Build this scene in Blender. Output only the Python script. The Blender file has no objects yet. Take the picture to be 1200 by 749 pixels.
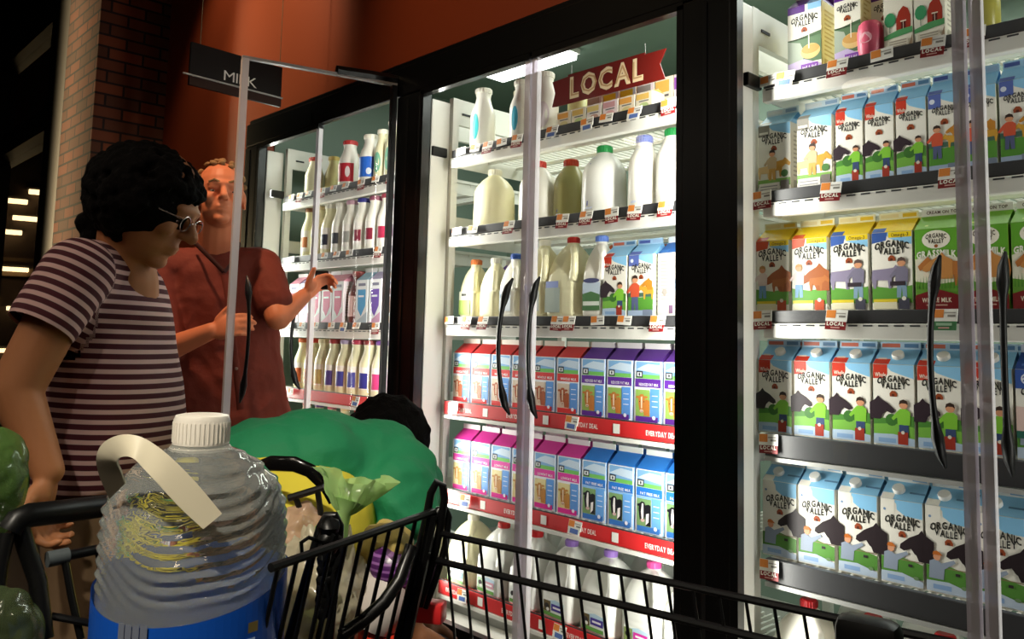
import bpy, bmesh, math, random
from mathutils import Vector, Matrix, noise
random.seed(7)
PI = math.pi
S = bpy.context.scene
COL = S.collection

# ---------------------------------------------------------------- camera
cam_d = bpy.data.cameras.new('camera'); cam = bpy.data.objects.new('camera', cam_d); COL.objects.link(cam)
S.camera = cam
yaw, pit, rol = math.radians(46.94), math.radians(5.386), math.radians(1.442)
Fv = Vector((-math.sin(yaw)*math.cos(pit), math.cos(yaw)*math.cos(pit), math.sin(pit)))
Rv = Fv.cross(Vector((0, 0, 1))).normalized(); Uv = Rv.cross(Fv)
Rr = math.cos(rol)*Rv + math.sin(rol)*Uv; Ur = -math.sin(rol)*Rv + math.cos(rol)*Uv
mw = Matrix((Rr, Ur, -Fv)).transposed().to_4x4(); mw.translation = Vector((1.890, -1.871, 1.2))
cam.matrix_world = mw
cam_d.sensor_width = 36; cam_d.sensor_fit = 'HORIZONTAL'; cam_d.lens = 967.118*36/1200
cam_d.shift_x = 8.1/1200; cam_d.shift_y = -67.7/1200
cam_d.clip_start = 0.02

# ---------------------------------------------------------------- light and exposure
S.view_settings.view_transform = 'Standard'; S.view_settings.look = 'None'
S.view_settings.gamma = 1.0; S.view_settings.use_curve_mapping = False
S.view_settings.exposure = 0.0
S.cycles.caustics_reflective = False; S.cycles.caustics_refractive = True
W = bpy.data.worlds.new('world'); S.world = W; W.use_nodes = True
W.node_tree.nodes['Background'].inputs[0].default_value = (1.0, 0.72, 0.5, 1)
W.node_tree.nodes['Background'].inputs[1].default_value = 0.012

def area(name, loc, to, sx, sy, power, col=(1, 1, 1), spread=180):
    d = bpy.data.lights.new(name, 'AREA'); d.shape = 'RECTANGLE'; d.size = sx; d.size_y = sy
    d.energy = power; d.color = col; d.spread = math.radians(spread)
    o = bpy.data.objects.new(name, d); COL.objects.link(o); o.location = loc
    o.rotation_euler = (Vector(to)-Vector(loc)).to_track_quat('-Z', 'Y').to_euler()
    return o
def spot(name, loc, to, power, col, ang, blend=.8, r=.06):
    d = bpy.data.lights.new(name, 'SPOT'); d.energy = power; d.color = col; d.spot_size = math.radians(ang)
    d.spot_blend = blend; d.shadow_soft_size = r
    o = bpy.data.objects.new(name, d); COL.objects.link(o); o.location = loc
    o.rotation_euler = (Vector(to)-Vector(loc)).to_track_quat('-Z', 'Y').to_euler()
    return o
CW = (1.0, 0.97, 0.90)
# LED tubes of the case, on the inner corners of its posts, shining in over the shelves
for i, (x0, x1) in enumerate(((-1.80, -0.725), (-0.49, 0.59), (0.82, 1.86))):
    k = (0.75, 0.85, 0.55)[i]
    area('case_led', (x0, 0.005, 1.22), (x0+.80, .22, 1.22), .03, 1.8, 8*k, CW, 125)
    area('case_led', (x1, 0.005, 1.22), (x1-.80, .22, 1.22), .03, 1.8, 8*k, CW, 125)
WARM = (1.0, 0.66, 0.36)
spot('ceiling_spot', (-1.6, -1.2, 3.7), (-1.75, 0, 2.75), 110, (1.0, .95, .68), 50)
spot('ceiling_spot', (-2.3, -.45, 3.9), (-2.5, 0, 1.6), 45, (1.0, .78, .5), 60)  # unseen spot added as a wash over the left stretch of red wall
spot('ceiling_spot', (0.0, -1.5, 3.7), (-.15, 0, 2.55), 50, (1.0, .72, .42), 55)
spot('ceiling_spot', (-.75, -1.45, 3.95), (-1.08, -.62, 1.7), 300, (1.0, .62, .36), 22)
spot('ceiling_spot', (1.9, -2.9, 3.4), (1.0, -1.30, .95), 340, (1.0, .92, .76), 30)
spot('ceiling_spot', (-.9, -1.5, 3.95), (-1.36, -.42, 2.22), 16, (1.0, .9, .8), 9)  # unseen narrow spot added to brighten the MILK letters
spot('ceiling_spot', (.9, -3.2, 3.3), (.22, -1.35, 1.15), 40, (1.0, .76, .56), 22)
area('pillar_fill_light', (-4.9, -1.1, 2.5), (-3.72, -.41, 2.5), .08, 3.0, 4.5, (1.0, .74, .40), 26)  # unseen fill added to brighten the front face of the brick pillar

# ---------------------------------------------------------------- materials
MATS = {}
def srgb(h):
    if isinstance(h, str):
        h = h.lstrip('#'); c = [int(h[i:i+2], 16)/255 for i in (0, 2, 4)]
    else: c = list(h)
    return tuple((x/12.92 if x <= .04045 else ((x+.055)/1.055)**2.4) for x in c)
def mat(name, col='888888', rough=.5, metal=0, emit=0, bump=None, spec=.5, trans=0, ior=1.45, alpha=1):
    if name in MATS: return MATS[name]
    m = bpy.data.materials.new(name); m.use_nodes = True; nt = m.node_tree
    b = nt.nodes['Principled BSDF']; c = srgb(col)
    b.inputs['Base Color'].default_value = (*c, 1); b.inputs['Roughness'].default_value = rough
    b.inputs['Metallic'].default_value = metal; b.inputs['Specular IOR Level'].default_value = spec
    b.inputs['Transmission Weight'].default_value = trans; b.inputs['IOR'].default_value = ior
    b.inputs['Alpha'].default_value = alpha
    if emit:
        b.inputs['Emission Color'].default_value = (*c, 1); b.inputs['Emission Strength'].default_value = emit
    if bump:
        t = nt.nodes.new('ShaderNodeTexNoise'); t.inputs['Scale'].default_value = bump[0]; t.inputs['Detail'].default_value = 5
        g = nt.nodes.new('ShaderNodeTexCoord'); nt.links.new(g.outputs['Object'], t.inputs['Vector'])
        bp = nt.nodes.new('ShaderNodeBump'); bp.inputs['Strength'].default_value = bump[1]; bp.inputs['Distance'].default_value = bump[2]
        nt.links.new(t.outputs[0], bp.inputs['Height']); nt.links.new(bp.outputs[0], b.inputs['Normal'])
    MATS[name] = m; return m
def ink(h):            # a printing colour
    return mat('ink_'+h, h, .38, spec=.35)
def glassmat(name, tint, refl=1.0, haze=0.0):
    m = bpy.data.materials.new(name); m.use_nodes = True; nt = m.node_tree; nt.nodes.clear()
    o = nt.nodes.new('ShaderNodeOutputMaterial'); t = nt.nodes.new('ShaderNodeBsdfTransparent'); t.inputs[0].default_value = (*tint, 1)
    g = nt.nodes.new('ShaderNodeBsdfGlossy'); g.inputs['Roughness'].default_value = .02
    f = nt.nodes.new('ShaderNodeFresnel'); f.inputs[0].default_value = 1.4
    mu = nt.nodes.new('ShaderNodeMath'); mu.operation = 'MULTIPLY'; mu.inputs[1].default_value = refl
    mx = nt.nodes.new('ShaderNodeMixShader'); gm = nt.nodes.new('ShaderNodeNewGeometry'); iv = nt.nodes.new('ShaderNodeMath'); iv.operation = 'SUBTRACT'; iv.inputs[0].default_value = 1; nt.links.new(gm.outputs['Backfacing'], iv.inputs[1])
    m3 = nt.nodes.new('ShaderNodeMath'); m3.operation = 'MULTIPLY'; nt.links.new(f.outputs[0], mu.inputs[0]); nt.links.new(mu.outputs[0], m3.inputs[0]); nt.links.new(iv.outputs[0], m3.inputs[1]); nt.links.new(m3.outputs[0], mx.inputs[0])
    nt.links.new(t.outputs[0], mx.inputs[1]); nt.links.new(g.outputs[0], mx.inputs[2])
    last = mx
    if haze:
        d = nt.nodes.new('ShaderNodeBsdfDiffuse'); d.inputs[0].default_value = (.8, .78, .8, 1)
        m2 = nt.nodes.new('ShaderNodeMixShader'); m2.inputs[0].default_value = haze
        nt.links.new(mx.outputs[0], m2.inputs[1]); nt.links.new(d.outputs[0], m2.inputs[2]); last = m2
    nt.links.new(last.outputs[0], o.inputs[0]); MATS[name] = m; return m
GLASS = glassmat('door_glass', (.97, .985, .975), .55)
SEAL = glassmat('clear_seal', (.80, .76, .82), .6, .55)
BLACK = mat('black_frame', '0a0a0b', .35)
BLACKP = mat('black_plastic', '0a0a0a', .38, spec=.3)
WIREB = mat('black_wire', '0a0a0b', .32)
WHITE = mat('white_enamel', 'e4e2da', .4)
STEEL = mat('grey_steel', 'b4b4b0', .35)
CHAN = mat('dark_channel', '3a3a3c', .4)
PAPER = mat('tag_paper', 'f1efe8', .6)
DRED = mat('tag_maroon', '7c1a1c', .5)
ORNG = mat('tag_orange', 'e2893c', .5)
DEAL = mat('deal_red', 'd22a2c', .4)
INKK = mat('print_black', '262426', .5)
INKW = mat('print_white', 'f6f2ea', .5)

# ---------------------------------------------------------------- mesh helpers
class MB:
    def __init__(s): s.v = []; s.f = []; s.m = []; s.mats = []
    def mi(s, m):
        if m not in s.mats: s.mats.append(m)
        return s.mats.index(m)
    def add(s, vs, fs, m):
        b = len(s.v); s.v += [tuple(v) for v in vs]; k = s.mi(m)
        for f in fs: s.f.append(tuple(i+b for i in f)); s.m.append(k)
    def box(s, x0, x1, y0, y1, z0, z1, m, M=None, bev=0):
        if bev:
            bm = bmesh.new(); bmesh.ops.create_cube(bm, size=1)
            for v in bm.verts: v.co = Vector((x0+(v.co.x+.5)*(x1-x0), y0+(v.co.y+.5)*(y1-y0), z0+(v.co.z+.5)*(z1-z0)))
            bmesh.ops.bevel(bm, geom=bm.edges[:], offset=bev, segments=2, affect='EDGES', profile=.5)
            bm.verts.index_update(); vs = [v.co.copy() for v in bm.verts]; fs = [[v.index for v in f.verts] for f in bm.faces]; bm.free()
        else:
            vs = [Vector((x, y, z)) for x in (x0, x1) for y in (y0, y1) for z in (z0, z1)]
            fs = [(0, 1, 3, 2), (4, 6, 7, 5), (0, 4, 5, 1), (2, 3, 7, 6), (0, 2, 6, 4), (1, 5, 7, 3)]
        if M: vs = [M @ v for v in vs]
        s.add(vs, fs, m)
    def tube(s, pts, r, m, n=8, closed=False, flat=None, up=None):
        pts = [Vector(p) for p in pts]; L = len(pts); rs = r if isinstance(r, (list, tuple)) else [r]*L
        vs = []; fs = []; pn = None
        for i, p in enumerate(pts):
            a = pts[i-1] if (i > 0 or closed) else p; b = pts[(i+1) % L] if (i < L-1 or closed) else p
            t = (b-a).normalized()
            if pn is None:
                ref = Vector(up) if up else (Vector((0, 0, 1)) if abs(t.z) < .9 else Vector((1, 0, 0)))
                pn = (ref - t*ref.dot(t)).normalized()
            else: pn = (pn - t*pn.dot(t)).normalized()
            q = t.cross(pn)
            for k in range(n):
                a_ = 2*PI*k/n; fl = flat or 1
                vs.append(p + pn*math.cos(a_)*rs[i] + q*math.sin(a_)*rs[i]*fl)
        for i in range(L if closed else L-1):
            j = (i+1) % L
            for k in range(n): fs.append((i*n+k, i*n+(k+1) % n, j*n+(k+1) % n, j*n+k))
        if not closed:
            fs.append(tuple(range(n))[::-1]); fs.append(tuple((L-1)*n+k for k in range(n)))
        s.add(vs, fs, m)
    def lathe(s, prof, m, n=24, cx=0, cy=0, cap=True, sq=None):
        vs = []; fs = []
        for (r, z) in prof:
            for k in range(n):
                a = 2*PI*k/n; rr = r
                if sq: rr = r*min(1/max(abs(math.cos(a)), abs(math.sin(a))), sq)
                vs.append((cx+rr*math.cos(a), cy+rr*math.sin(a), z))
        for i in range(len(prof)-1):
            for k in range(n): fs.append((i*n+k, i*n+(k+1) % n, (i+1)*n+(k+1) % n, (i+1)*n+k))
        if cap:
            fs.append(tuple(range(n))[::-1]); fs.append(tuple((len(prof)-1)*n+k for k in range(n)))
        s.add(vs, fs, m)
    def prism(s, poly, y0, y1, m, fn=None):     # poly in x,z
        n = len(poly); vs = [Vector((x, y0, z)) for x, z in poly]+[Vector((x, y1, z)) for x, z in poly]
        fs = [tuple(range(n)), tuple(range(n, 2*n))[::-1]]+[(i, i+n, (i+1) % n+n, (i+1) % n) for i in range(n)]
        if fn: vs = [fn(v) for v in vs]
        s.add(vs, fs, m)
    def build(s, name, parent=None, smooth=False, loc=None, rotz=0):
        me = bpy.data.meshes.new(name); me.from_pydata(s.v, [], s.f)
        for m in s.mats: me.materials.append(m)
        me.polygons.foreach_set('material_index', s.m)
        if smooth:
            me.polygons.foreach_set('use_smooth', [True]*len(me.polygons)); me.set_sharp_from_angle(angle=math.radians(40))
        me.update(); o = bpy.data.objects.new(name, me); COL.objects.link(o)
        if parent: o.parent = parent
        if loc: o.location = loc
        o.rotation_euler.z = rotz
        return o
def empty(name, loc=(0, 0, 0), rz=0):
    o = bpy.data.objects.new(name, None); COL.objects.link(o); o.location = loc; o.rotation_euler.z = rz
    o.empty_display_size = .05; return o
def tag(o, label, cat, group=None):
    o['label'] = label; o['category'] = cat
    if group: o['group'] = group
    return o
def struct(o): o['kind'] = 'structure'; return o
def copy_tree(o, parent=None):
    c = o.copy(); COL.objects.link(c); c.parent = parent
    for ch in KIDS.get(o.name, []): copy_tree(ch, c)
    return c
KIDS = {}
def place(proto, loc, rz, label, cat, group=None, scale=1):
    if not proto.get('placed'): o = proto; o['placed'] = 1
    else: o = copy_tree(proto)
    o.location = loc; o.rotation_euler.z = rz
    if scale != 1: o.scale = (scale,)*3 if not isinstance(scale, tuple) else scale
    tag(o, label, cat, group); return o
def reg(root, kids):           # remembers the parts of a prototype so that copies get them too
    KIDS[root.name] = kids; return root

# glyphs from the built in typeface
GL = {}
def glyph(ch, bold=.02):
    k = (ch, bold)
    if k in GL: return GL[k]
    c = bpy.data.curves.new('g', 'FONT'); c.body = ch; c.size = 1; c.resolution_u = 2; c.offset = bold
    o = bpy.data.objects.new('g', c); me = o.to_mesh()
    vs = [(v.co.x, v.co.y) for v in me.vertices]; fs = [tuple(p.vertices) for p in me.polygons]
    o.to_mesh_clear(); bpy.data.objects.remove(o); bpy.data.curves.remove(c)
    if vs:
        x0 = min(v[0] for v in vs); x1 = max(v[0] for v in vs); vs = [(x-x0, y) for x, y in vs]; w = x1-x0
    else: w = .28
    GL[k] = (vs, fs, w); return GL[k]
def text2d(s, h, bold=.02, track=.10, width=None):
    """list of (verts, faces), centred on x=0, baseline 0, cap height h"""
    out = []; x = 0; sc = h/.7
    for ch in s:
        v, f, w = glyph(ch, bold)
        out.append(([(x+a, b) for a, b in v], f, x, w)); x += w+track
    x -= track; fx = sc if not width else width/x
    return [([((a-x/2)*fx, b*sc) for a, b in v], f) for v, f, _, _ in out if v]

class Art:
    """flat printing on a face: layers in (x, z), a mapping turns them into 3D"""
    def __init__(s, mb, fn, step=.00012): s.mb = mb; s.fn = fn; s.k = 1; s.step = step
    def raw(s, vs, fs, m):
        d = s.k*s.step
        s.mb.add([s.fn(x, z, d) for x, z in vs], fs, m)
    def poly(s, pts, c, up=True):
        if up: s.k += 1
        s.raw(pts, [tuple(range(len(pts)))], ink(c) if isinstance(c, str) else c)
    def rect(s, x0, z0, x1, z1, c): s.poly([(x0, z0), (x1, z0), (x1, z1), (x0, z1)], c)
    def circ(s, x, z, r, c, rz=None, n=12):
        s.poly([(x+r*math.cos(2*PI*i/n), z+(rz or r)*math.sin(2*PI*i/n)) for i in range(n)], c)
    def text(s, t, x, z, h, c, bold=.02, width=None, slope=0):
        s.k += 1; m = ink(c) if isinstance(c, str) else c
        for vs, fs in text2d(t, h, bold, width=width): s.raw([(x+a, z+b+a*slope) for a, b in vs], fs, m)
    def arc(s, t, x, z, h, c, width, bend, bold=.03):
        s.k += 1; m = ink(c)
        for vs, fs in text2d(t, h, bold, width=width):
            s.raw([(x+a, z+b*(1-.0*a)-bend*(a/(width/2))**2) for a, b in vs], fs, m)

# ---------------------------------------------------------------- the building
b = MB(); b.box(-7.5, 4.0, -4.5, .0, -.05, 0, mat('floor_tile', '4a4038', .45, bump=(6, .15, .01))); struct(b.build('floor'))
RED = mat('rust_red_paint', '963e1c', .55, bump=(40, .05, .002))
b = MB(); b.box(-3.25, 4.0, 0.03, .12, 2.255, 4.0, RED); b.box(-3.25, -1.98, 0.0, .12, 0, 4.0, RED)
b.box(-1.98, 4.0, .0, .12, 2.25, 4.0, RED)
struct(b.build('wall_back'))
b = MB(); b.box(-7.5, 4.0, -4.5, .0, 4.0, 4.06, mat('dark_ceiling', '241c18', .8)); struct(b.build('ceiling'))
b = MB(); b.box(-7.5, 4.0, -4.6, -4.5, 0, 4.0, mat('store_dark_wall', '2c221c', .8)); struct(b.build('wall_front'))
b = MB(); b.box(-7.6, -7.5, -4.6, -.4, 0, 4, mat('store_dark_wall')); struct(b.build('wall_left'))
b = MB(); b.box(4.0, 4.1, -4.6, 2.0, 0, 4, mat('store_dark_wall')); struct(b.build('wall_right'))
# brick pillar
def brickmat():
    m = bpy.data.materials.new('pillar_brick'); m.use_nodes = True; nt = m.node_tree; p = nt.nodes['Principled BSDF']
    tc = nt.nodes.new('ShaderNodeTexCoord'); sp = nt.nodes.new('ShaderNodeSeparateXYZ'); ad = nt.nodes.new('ShaderNodeMath'); cb = nt.nodes.new('ShaderNodeCombineXYZ')
    nt.links.new(tc.outputs['Object'], sp.inputs[0]); nt.links.new(sp.outputs[0], ad.inputs[0]); nt.links.new(sp.outputs[1], ad.inputs[1])
    nt.links.new(ad.outputs[0], cb.inputs[0]); nt.links.new(sp.outputs[2], cb.inputs[1])
    br = nt.nodes.new('ShaderNodeTexBrick'); br.inputs['Scale'].default_value = 1
    br.inputs['Brick Width'].default_value = .20; br.inputs['Row Height'].default_value = .072; br.inputs['Mortar Size'].default_value = .007
    br.inputs['Color1'].default_value = (*srgb('8a4a2c'), 1); br.inputs['Color2'].default_value = (*srgb('5a3826'), 1)
    br.inputs['Mortar'].default_value = (*srgb('2a201a'), 1); nt.links.new(cb.outputs[0], br.inputs['Vector'])
    nt.links.new(br.outputs[0], p.inputs['Base Color']); p.inputs['Roughness'].default_value = .85
    bp = nt.nodes.new('ShaderNodeBump'); bp.inputs['Strength'].default_value = .6; bp.inputs['Distance'].default_value = .01; bp.invert = True
    nt.links.new(br.outputs['Fac'], bp.inputs['Height']); nt.links.new(bp.outputs[0], p.inputs['Normal']); return m
b = MB(); b.box(-3.9, -3.25, -.41, .0, 0, 4.0, brickmat()); o = b.build('brick_pillar'); struct(o); o.name = 'wall_pillar'
# window wall to the left of the pillar: night behind the panes
b = MB(); FR = mat('window_frame_paint', '14140f', .45)
b.box(-4.35, -3.9, -.40, -.22, 0, 4.0, FR); b.box(-7.5, -4.35, -.38, -.24, 3.35, 4.0, FR); b.box(-7.5, -4.35, -.38, -.24, 0, .5, FR)
b.box(-7.5, -4.35, -.40, -.22, 2.55, 2.72, FR); b.box(-6.15, -6.0, -.38, -.24, .5, 3.35, FR)
struct(b.build('window_1'))
b = MB(); b.box(-7.5, -4.35, -.31, -.30, .5, 3.35, glassmat('window_glass', (.85, .85, .85), 1.0)); g = b.build('window_pane'); g.parent = bpy.data.objects['window_1']
b = MB(); b.box(-7.5, -4.0, 2.6, 2.7, 0, 4, mat('night_dark', '0a0a0c', .9)); struct(b.build('wall_outside'))
# building across the street; its added glowing strips stand for lights mirrored in the pane
def street():
    O = Vector(STREETC); fd = (O-Vector((1.89, -1.87, 1.2))); fd.z = 0; fd.normalize(); ang = math.atan2(fd.y, fd.x)-PI/2
    b = MB(); b.box(-4, 4, 0, .3, -2.2, 6, mat('facade_brown', '3a2c22', .8)); b.box(-4, 4, -.04, 0, .55, .75, mat('facade_band', '6a5640', .8)); b.box(-4, 4, -.04, 0, 3.2, 3.4, mat('facade_band', '6a5640', .8))
    o = b.build('wall_across_street', loc=(O.x, O.y, 1.2), rotz=ang); struct(o)
    gl = mat('mirrored_glow', 'ffdca0', .5, emit=4.0); FR_ = mat('strip_backing', '2a2622', .5); n = 0
    for (u, z, w) in PANE_LIGHTS:
        bb = MB(); bb.box(-w/2, w/2, -.12, -.02, -.022, .022, gl, bev=.008); bb.box(-w/2-.02, w/2+.02, -.08, 0, .018, .05, FR_)
        o = bb.build('mirrored_light', loc=Vector((O.x, O.y, 1.2))+Vector((math.cos(ang)*u, math.sin(ang)*u, z)), rotz=ang)
        tag(o, 'small added glowing strip standing for a light mirrored in the dark window', 'lamp', 'strips for lights mirrored in the window')
PANE_LIGHTS = [(.10, 1.48, .16), (-.08, 1.36, .20), (-.32, 1.24, .10), (.02, 1.18, .26), (-.16, 1.02, .30), (-.26, .92, .14), (.20, 1.22, .08), (-.1, .62, .36), (.1, .36, .12), (-.3, .30, .16), (-.05, .2, .1), (-.36, -.1, .2), (-.1, -.25, .14), (.02, -.5, .3), (-.3, -.62, .2)]
STREETC = (-8.2634, 0.3967, 1.9756)
street()

# round pendant lamps of the store, behind and above the camera; they glint in the doors and the water jug
for i, (x, y, z) in enumerate(((2.6, -3.2, 2.9), (1.2, -3.6, 3.0), (-.3, -3.4, 2.9), (-2.0, -3.3, 2.8), (3.3, -2.0, 2.9), (.6, -2.5, 3.3))):
    b = MB(); b.lathe([(.16, -.02), (.17, 0), (.10, .06), (.02, .09), (.012, .10)], BLACKP, 24); b.tube([(0, 0, .09), (0, 0, 4.0-z)], .006, BLACKP, 6)
    e = empty('pendant_lamp', (x, y, z)); b.build('shade', e, smooth=True); tag(e, 'round pendant lamp hanging over the store aisle, behind the picture', 'lamp', 'pendant lamps over the aisle')
    b = MB(); b.lathe([(.15, -.035), (.155, -.021)], mat('pendant_glow', 'fff0d8', .5, emit=22), 24); b.build('diffuser', e, smooth=True)

# ---------------------------------------------------------------- cold room behind the doors
b = MB(); GR = mat('cold_room_green', '7c8e80', .6)
b.box(-2.0, 4.0, 1.75, 1.8, 0, 2.75, GR); b.box(-2.02, -1.97, .1, 1.8, 0, 2.75, GR); b.box(-2.0, 4.0, .12, 1.8, 2.65, 2.70, GR)
b.box(-2.0, 4.0, .12, 1.8, .0, .04, mat('cold_floor', '8a8a80', .6)); struct(b.build('wall_cold_room'))
area('cold_room_lamp', (.6, .9, 2.62), (.6, .9, 0), 2.8, .4, 55, (.95, 1, .93))
b = MB(); b.box(-.27, .27, -.08, .08, -.02, .02, mat('cold_lamp_diffuser', 'ffffff', .5, emit=5), bev=.008); b.box(-.28, .28, -.09, .09, .012, .038, WHITE)
o = b.build('ceiling_light', loc=(-1.07, 1.02, 2.612)); tag(o, 'bright rectangular ceiling light inside the middle cooler, above its top shelf', 'ceiling light')

# ---------------------------------------------------------------- the glass door case
POST = [-1.916, -.607, .702, 2.011]; YF = -.06
case = empty('glass_door_cooler', (0, 0, 0)); tag(case, 'long black framed glass door milk cooler built into the red wall', 'refrigerator')
b = MB(); b.box(-1.97, 3.3, YF, -.028, 2.120, 2.236, BLACK, bev=.006); b.box(-1.97, 3.3, -.045, .0, 2.225, 2.262, BLACK, bev=.008); b.build('header', case)
for p in POST:
    b = MB(); b.box(p-.077+(.02 if p < -1.5 else 0), p+.077, YF, -.005, .10, 2.12, BLACK, bev=.008)
    b.box(p-.006, p+.006, YF-.004, YF, .12, 2.10, mat('black_gap', '1c1c1d', .3)); b.build('post', case)
    b = MB(); b.box(p-.075, p+.075, -.004, (.05 if p > 0 else .085), .10, 2.10, WHITE, bev=.004); b.build('inner_post', case)
b = MB(); b.box(-1.96, 3.3, YF, .05, 0, .20, BLACK, bev=.006); b.build('kick_plate', case)
b = MB(); b.box(-1.96, 3.3, -.02, .10, .20, .235, WHITE, bev=.006); b.box(-1.96, 3.3, .10, .13, .20, .29, STEEL); b.box(-1.96, 3.3, .13, .75, .24, .28, WHITE); b.build('base_ledge', case)
GY = -.045
def make_door(hx, free, name='door', ST_=.020, zt=2.124, rail=None):
    """hinge at hx, free edge at `free` (world x) in the closed state; returned object is hinged at its origin"""
    s = 1 if free > hx else -1; w = abs(free-hx)
    b = MB(); xs = sorted((0, s*w))
    b.box(xs[0], xs[1], -.010 if rail else -.014, .010 if rail else .014, zt-(.010 if rail else .022), zt, rail or BLACK); b.box(xs[0], xs[1], -.014, .014, .22, .26, BLACK)
    hs = sorted((0, s*.02)); b.box(hs[0], hs[1], -.014, .014, .26, zt-.01, BLACK)
    d = b.build(name, case, loc=(hx, GY, 0))
    b = MB(); b.box(xs[0]+.005, xs[1]-.005, -.004, .004, .25, zt-.008, GLASS); b.build('glass_pane', d)
    es = sorted((s*w, s*(w-.023))); b = MB(); b.box(es[0], es[1], -ST_/2, ST_/2, .25, zt-.01, SEAL); b.build('edge_seal', d)
    hxx = s*(w-.055); pts = []; rs = []
    for i in range(15):
        t = i/14; z = .965+.43*t; y = -.012-.05*math.sin(PI*t)**.6
        pts.append((hxx-s*.006*math.sin(PI*t), y, z)); e = min(t, 1-t)
        rs.append(.0075+.008*math.exp(-((e-.12)/.07)**2)-(.004 if e == 0 else 0))
    b = MB(); b.tube(pts, rs, BLACKP, 10, flat=.8); b.build('handle', d, smooth=True)
    return d
SEAM = [-1.262, .047, 1.325]
make_door(-1.84, SEAM[0]-.005)
op = make_door(-.675, -.675-.58, ST_=.030, zt=2.17, rail=mat('silver_rail', '8a8684', .4)); op.location.y = -.07; op.rotation_euler.z = math.radians(76)
make_door(-.535, SEAM[1]-.005); make_door(.630, SEAM[1]+.005)
make_door(.775, SEAM[2]-.005); make_door(1.935, SEAM[2]+.005)
# hinge arm of the open door
b = MB(); b.tube([(-.69, -.05, 2.19), (-.70, -.16, 2.185), (-.735, -.30, 2.18)], .021, BLACKP, 8); b.build('closer_arm', case)
# small black clips where the shelf frames meet the white posts
for x, z in ((-.535, 1.90), (.78, 1.89), (-1.80, 1.88)):
    b = MB(); b.box(x-.004, x+.012, .0, .07, z-.018, z+.018, BLACKP, bev=.003); b.build('clip', case)

# side frames of the shelving
def side_frame(x, place_):
    b = MB()
    b.box(x-.012, x+.012, .088, .118, .24, 2.12, WHITE); b.box(x-.012, x+.012, .72, .75, .24, 2.12, WHITE)
    for z0, z1 in ((2.02, 2.12), (1.60, 1.66), (.9, .95), (.3, .36)): b.box(x-.010, x+.010, .118, .72, z0, z1, WHITE)
    b.box(x-.003, x+.0125, .135, .18, 2.06, 2.068, BLACKP)
    o = b.build('shelving_frame'); tag(o, 'white upright side frame of the shelving, '+place_, 'shelf frame'); return o
for x, t in ((-1.82, 'left end of the far cooler section'), (-.73, 'right end of the far cooler section'), (-.53, 'left end of the middle section'), (.635, 'right end of the middle section'), (.742, 'left end of the nearest section')):
    side_frame(x, t)
b = MB()
for x in (-1.80, -.47, .80):
    pass

# shelves with price rails
ZS = {0: [1.865, 1.565, 1.253, .947, .640], 1: [1.900, 1.603, 1.276, .967, .655, .335], 2: [1.900, 1.597, 1.287, .978, .672, .345]}
XS = {0: (-1.77, -.755), 1: (-.485, .585), 2: (.80, 1.92)}
ORD = ['top', 'second', 'third', 'fourth', 'fifth', 'lowest']; SEC = ['far left', 'middle', 'nearest']
for s in (0, 1, 2):
    x0, x1 = XS[s]
    for r, z in enumerate(ZS[s]):
        e = empty('cooler_shelf', (x0, .06, z))
        tag(e, '%s white wire shelf in the %s cooler section' % (ORD[r], SEC[s]), 'shelf', 'shelves in the cooler')
        L = x1-x0; b = MB()
        n = int(L/.028)
        for i in range(n+1): b.box(i*L/n-.0035, i*L/n+.0035, .03, .62, -.012, -.0005, WHITE)
        for y in (.03, .18, .33, .48, .61): b.box(0, L, y, y+.012, -.022, -.012, WHITE)
        for y in (.02, ): b.box(0, L, y, y+.02, -.045, -.012, WHITE)
        b.build('wire_deck', e)
        b = MB(); deal = (s == 1 and r >= 3) or (s == 0 and r == 3)
        if deal:
            b.box(0, L, 0, .02, -.042, .004, DEAL, bev=.002); b.box(0, L, -.004, .02, -.056, -.044, WHITE)
            b.box(0, L, .001, .004, .004, .008, CHAN)
            a = Art(b, lambda x, z, d: Vector((x, -.0002-d, z)))
            for k in range(4):
                cx = .10+k*.29
                if s == 1 and cx < L-.05:
                    a.text('EVERYDAY DEAL', cx, -.028, .014, INKW, .02, width=.11)
                    a.rect(cx+.115, -.034, cx+.140, -.006, INKW)
        elif s == 2 and r >= 3:
            b.box(0, L, 0, .02, -.052, .003, CHAN, bev=.002); b.box(0, L, -.003, .02, -.064, -.054, STEEL)
        else:
            b.box(0, L, 0, .02, -.027, .003, CHAN, bev=.002); b.box(0, L, -.006, .02, -.066, -.029, WHITE, bev=.003)
            for k in range(int(L/.035)): b.box(k*.035+.01, k*.035+.032, -.0065, -.0055, -.036, -.032, CHAN)
        b.build('price_rail', e)
        for xx in (.002, L-.005):
            b = MB(); b.box(xx, xx+.003, .02, .62, -.06, -.001, WHITE); b.build('bracket', e)

# ---------------------------------------------------------------- cartons
def logo(a, x, z, w):
    a.arc('ORGANIC', x, z, .0135*w/.07, '2b2a26', w, .007*w/.07, .035)
    a.arc('VALLEY', x, z-.0165*w/.07, .0135*w/.07, '2b2a26', w*.78, -.0035, .035)
    a.poly([(x-.008, z-.034), (x+.008, z-.034), (x+.0085, z-.028), (x+.004, z-.0215), (x-.003, z-.0205), (x-.0085, z-.027)], '9c4a28')
    a.poly([(x-.004, z-.034), (x+.003, z-.034), (x+.002, z-.028), (x-.003, z-.028)], '5a2818')
def blobpoly(cx, cz, pts, s=1): return [(cx+x*s, cz+z*s) for x, z in pts]
COW = [(-.030, .0), (-.026, -.022), (-.021, -.022), (-.019, -.004), (.004, -.005), (.006, -.022), (.011, -.022), (.013, .002), (.022, .010), (.034, .004), (.037, .012), (.027, .022), (.021, .028), (.016, .022), (.0, .020), (-.028, .018)]
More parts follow.
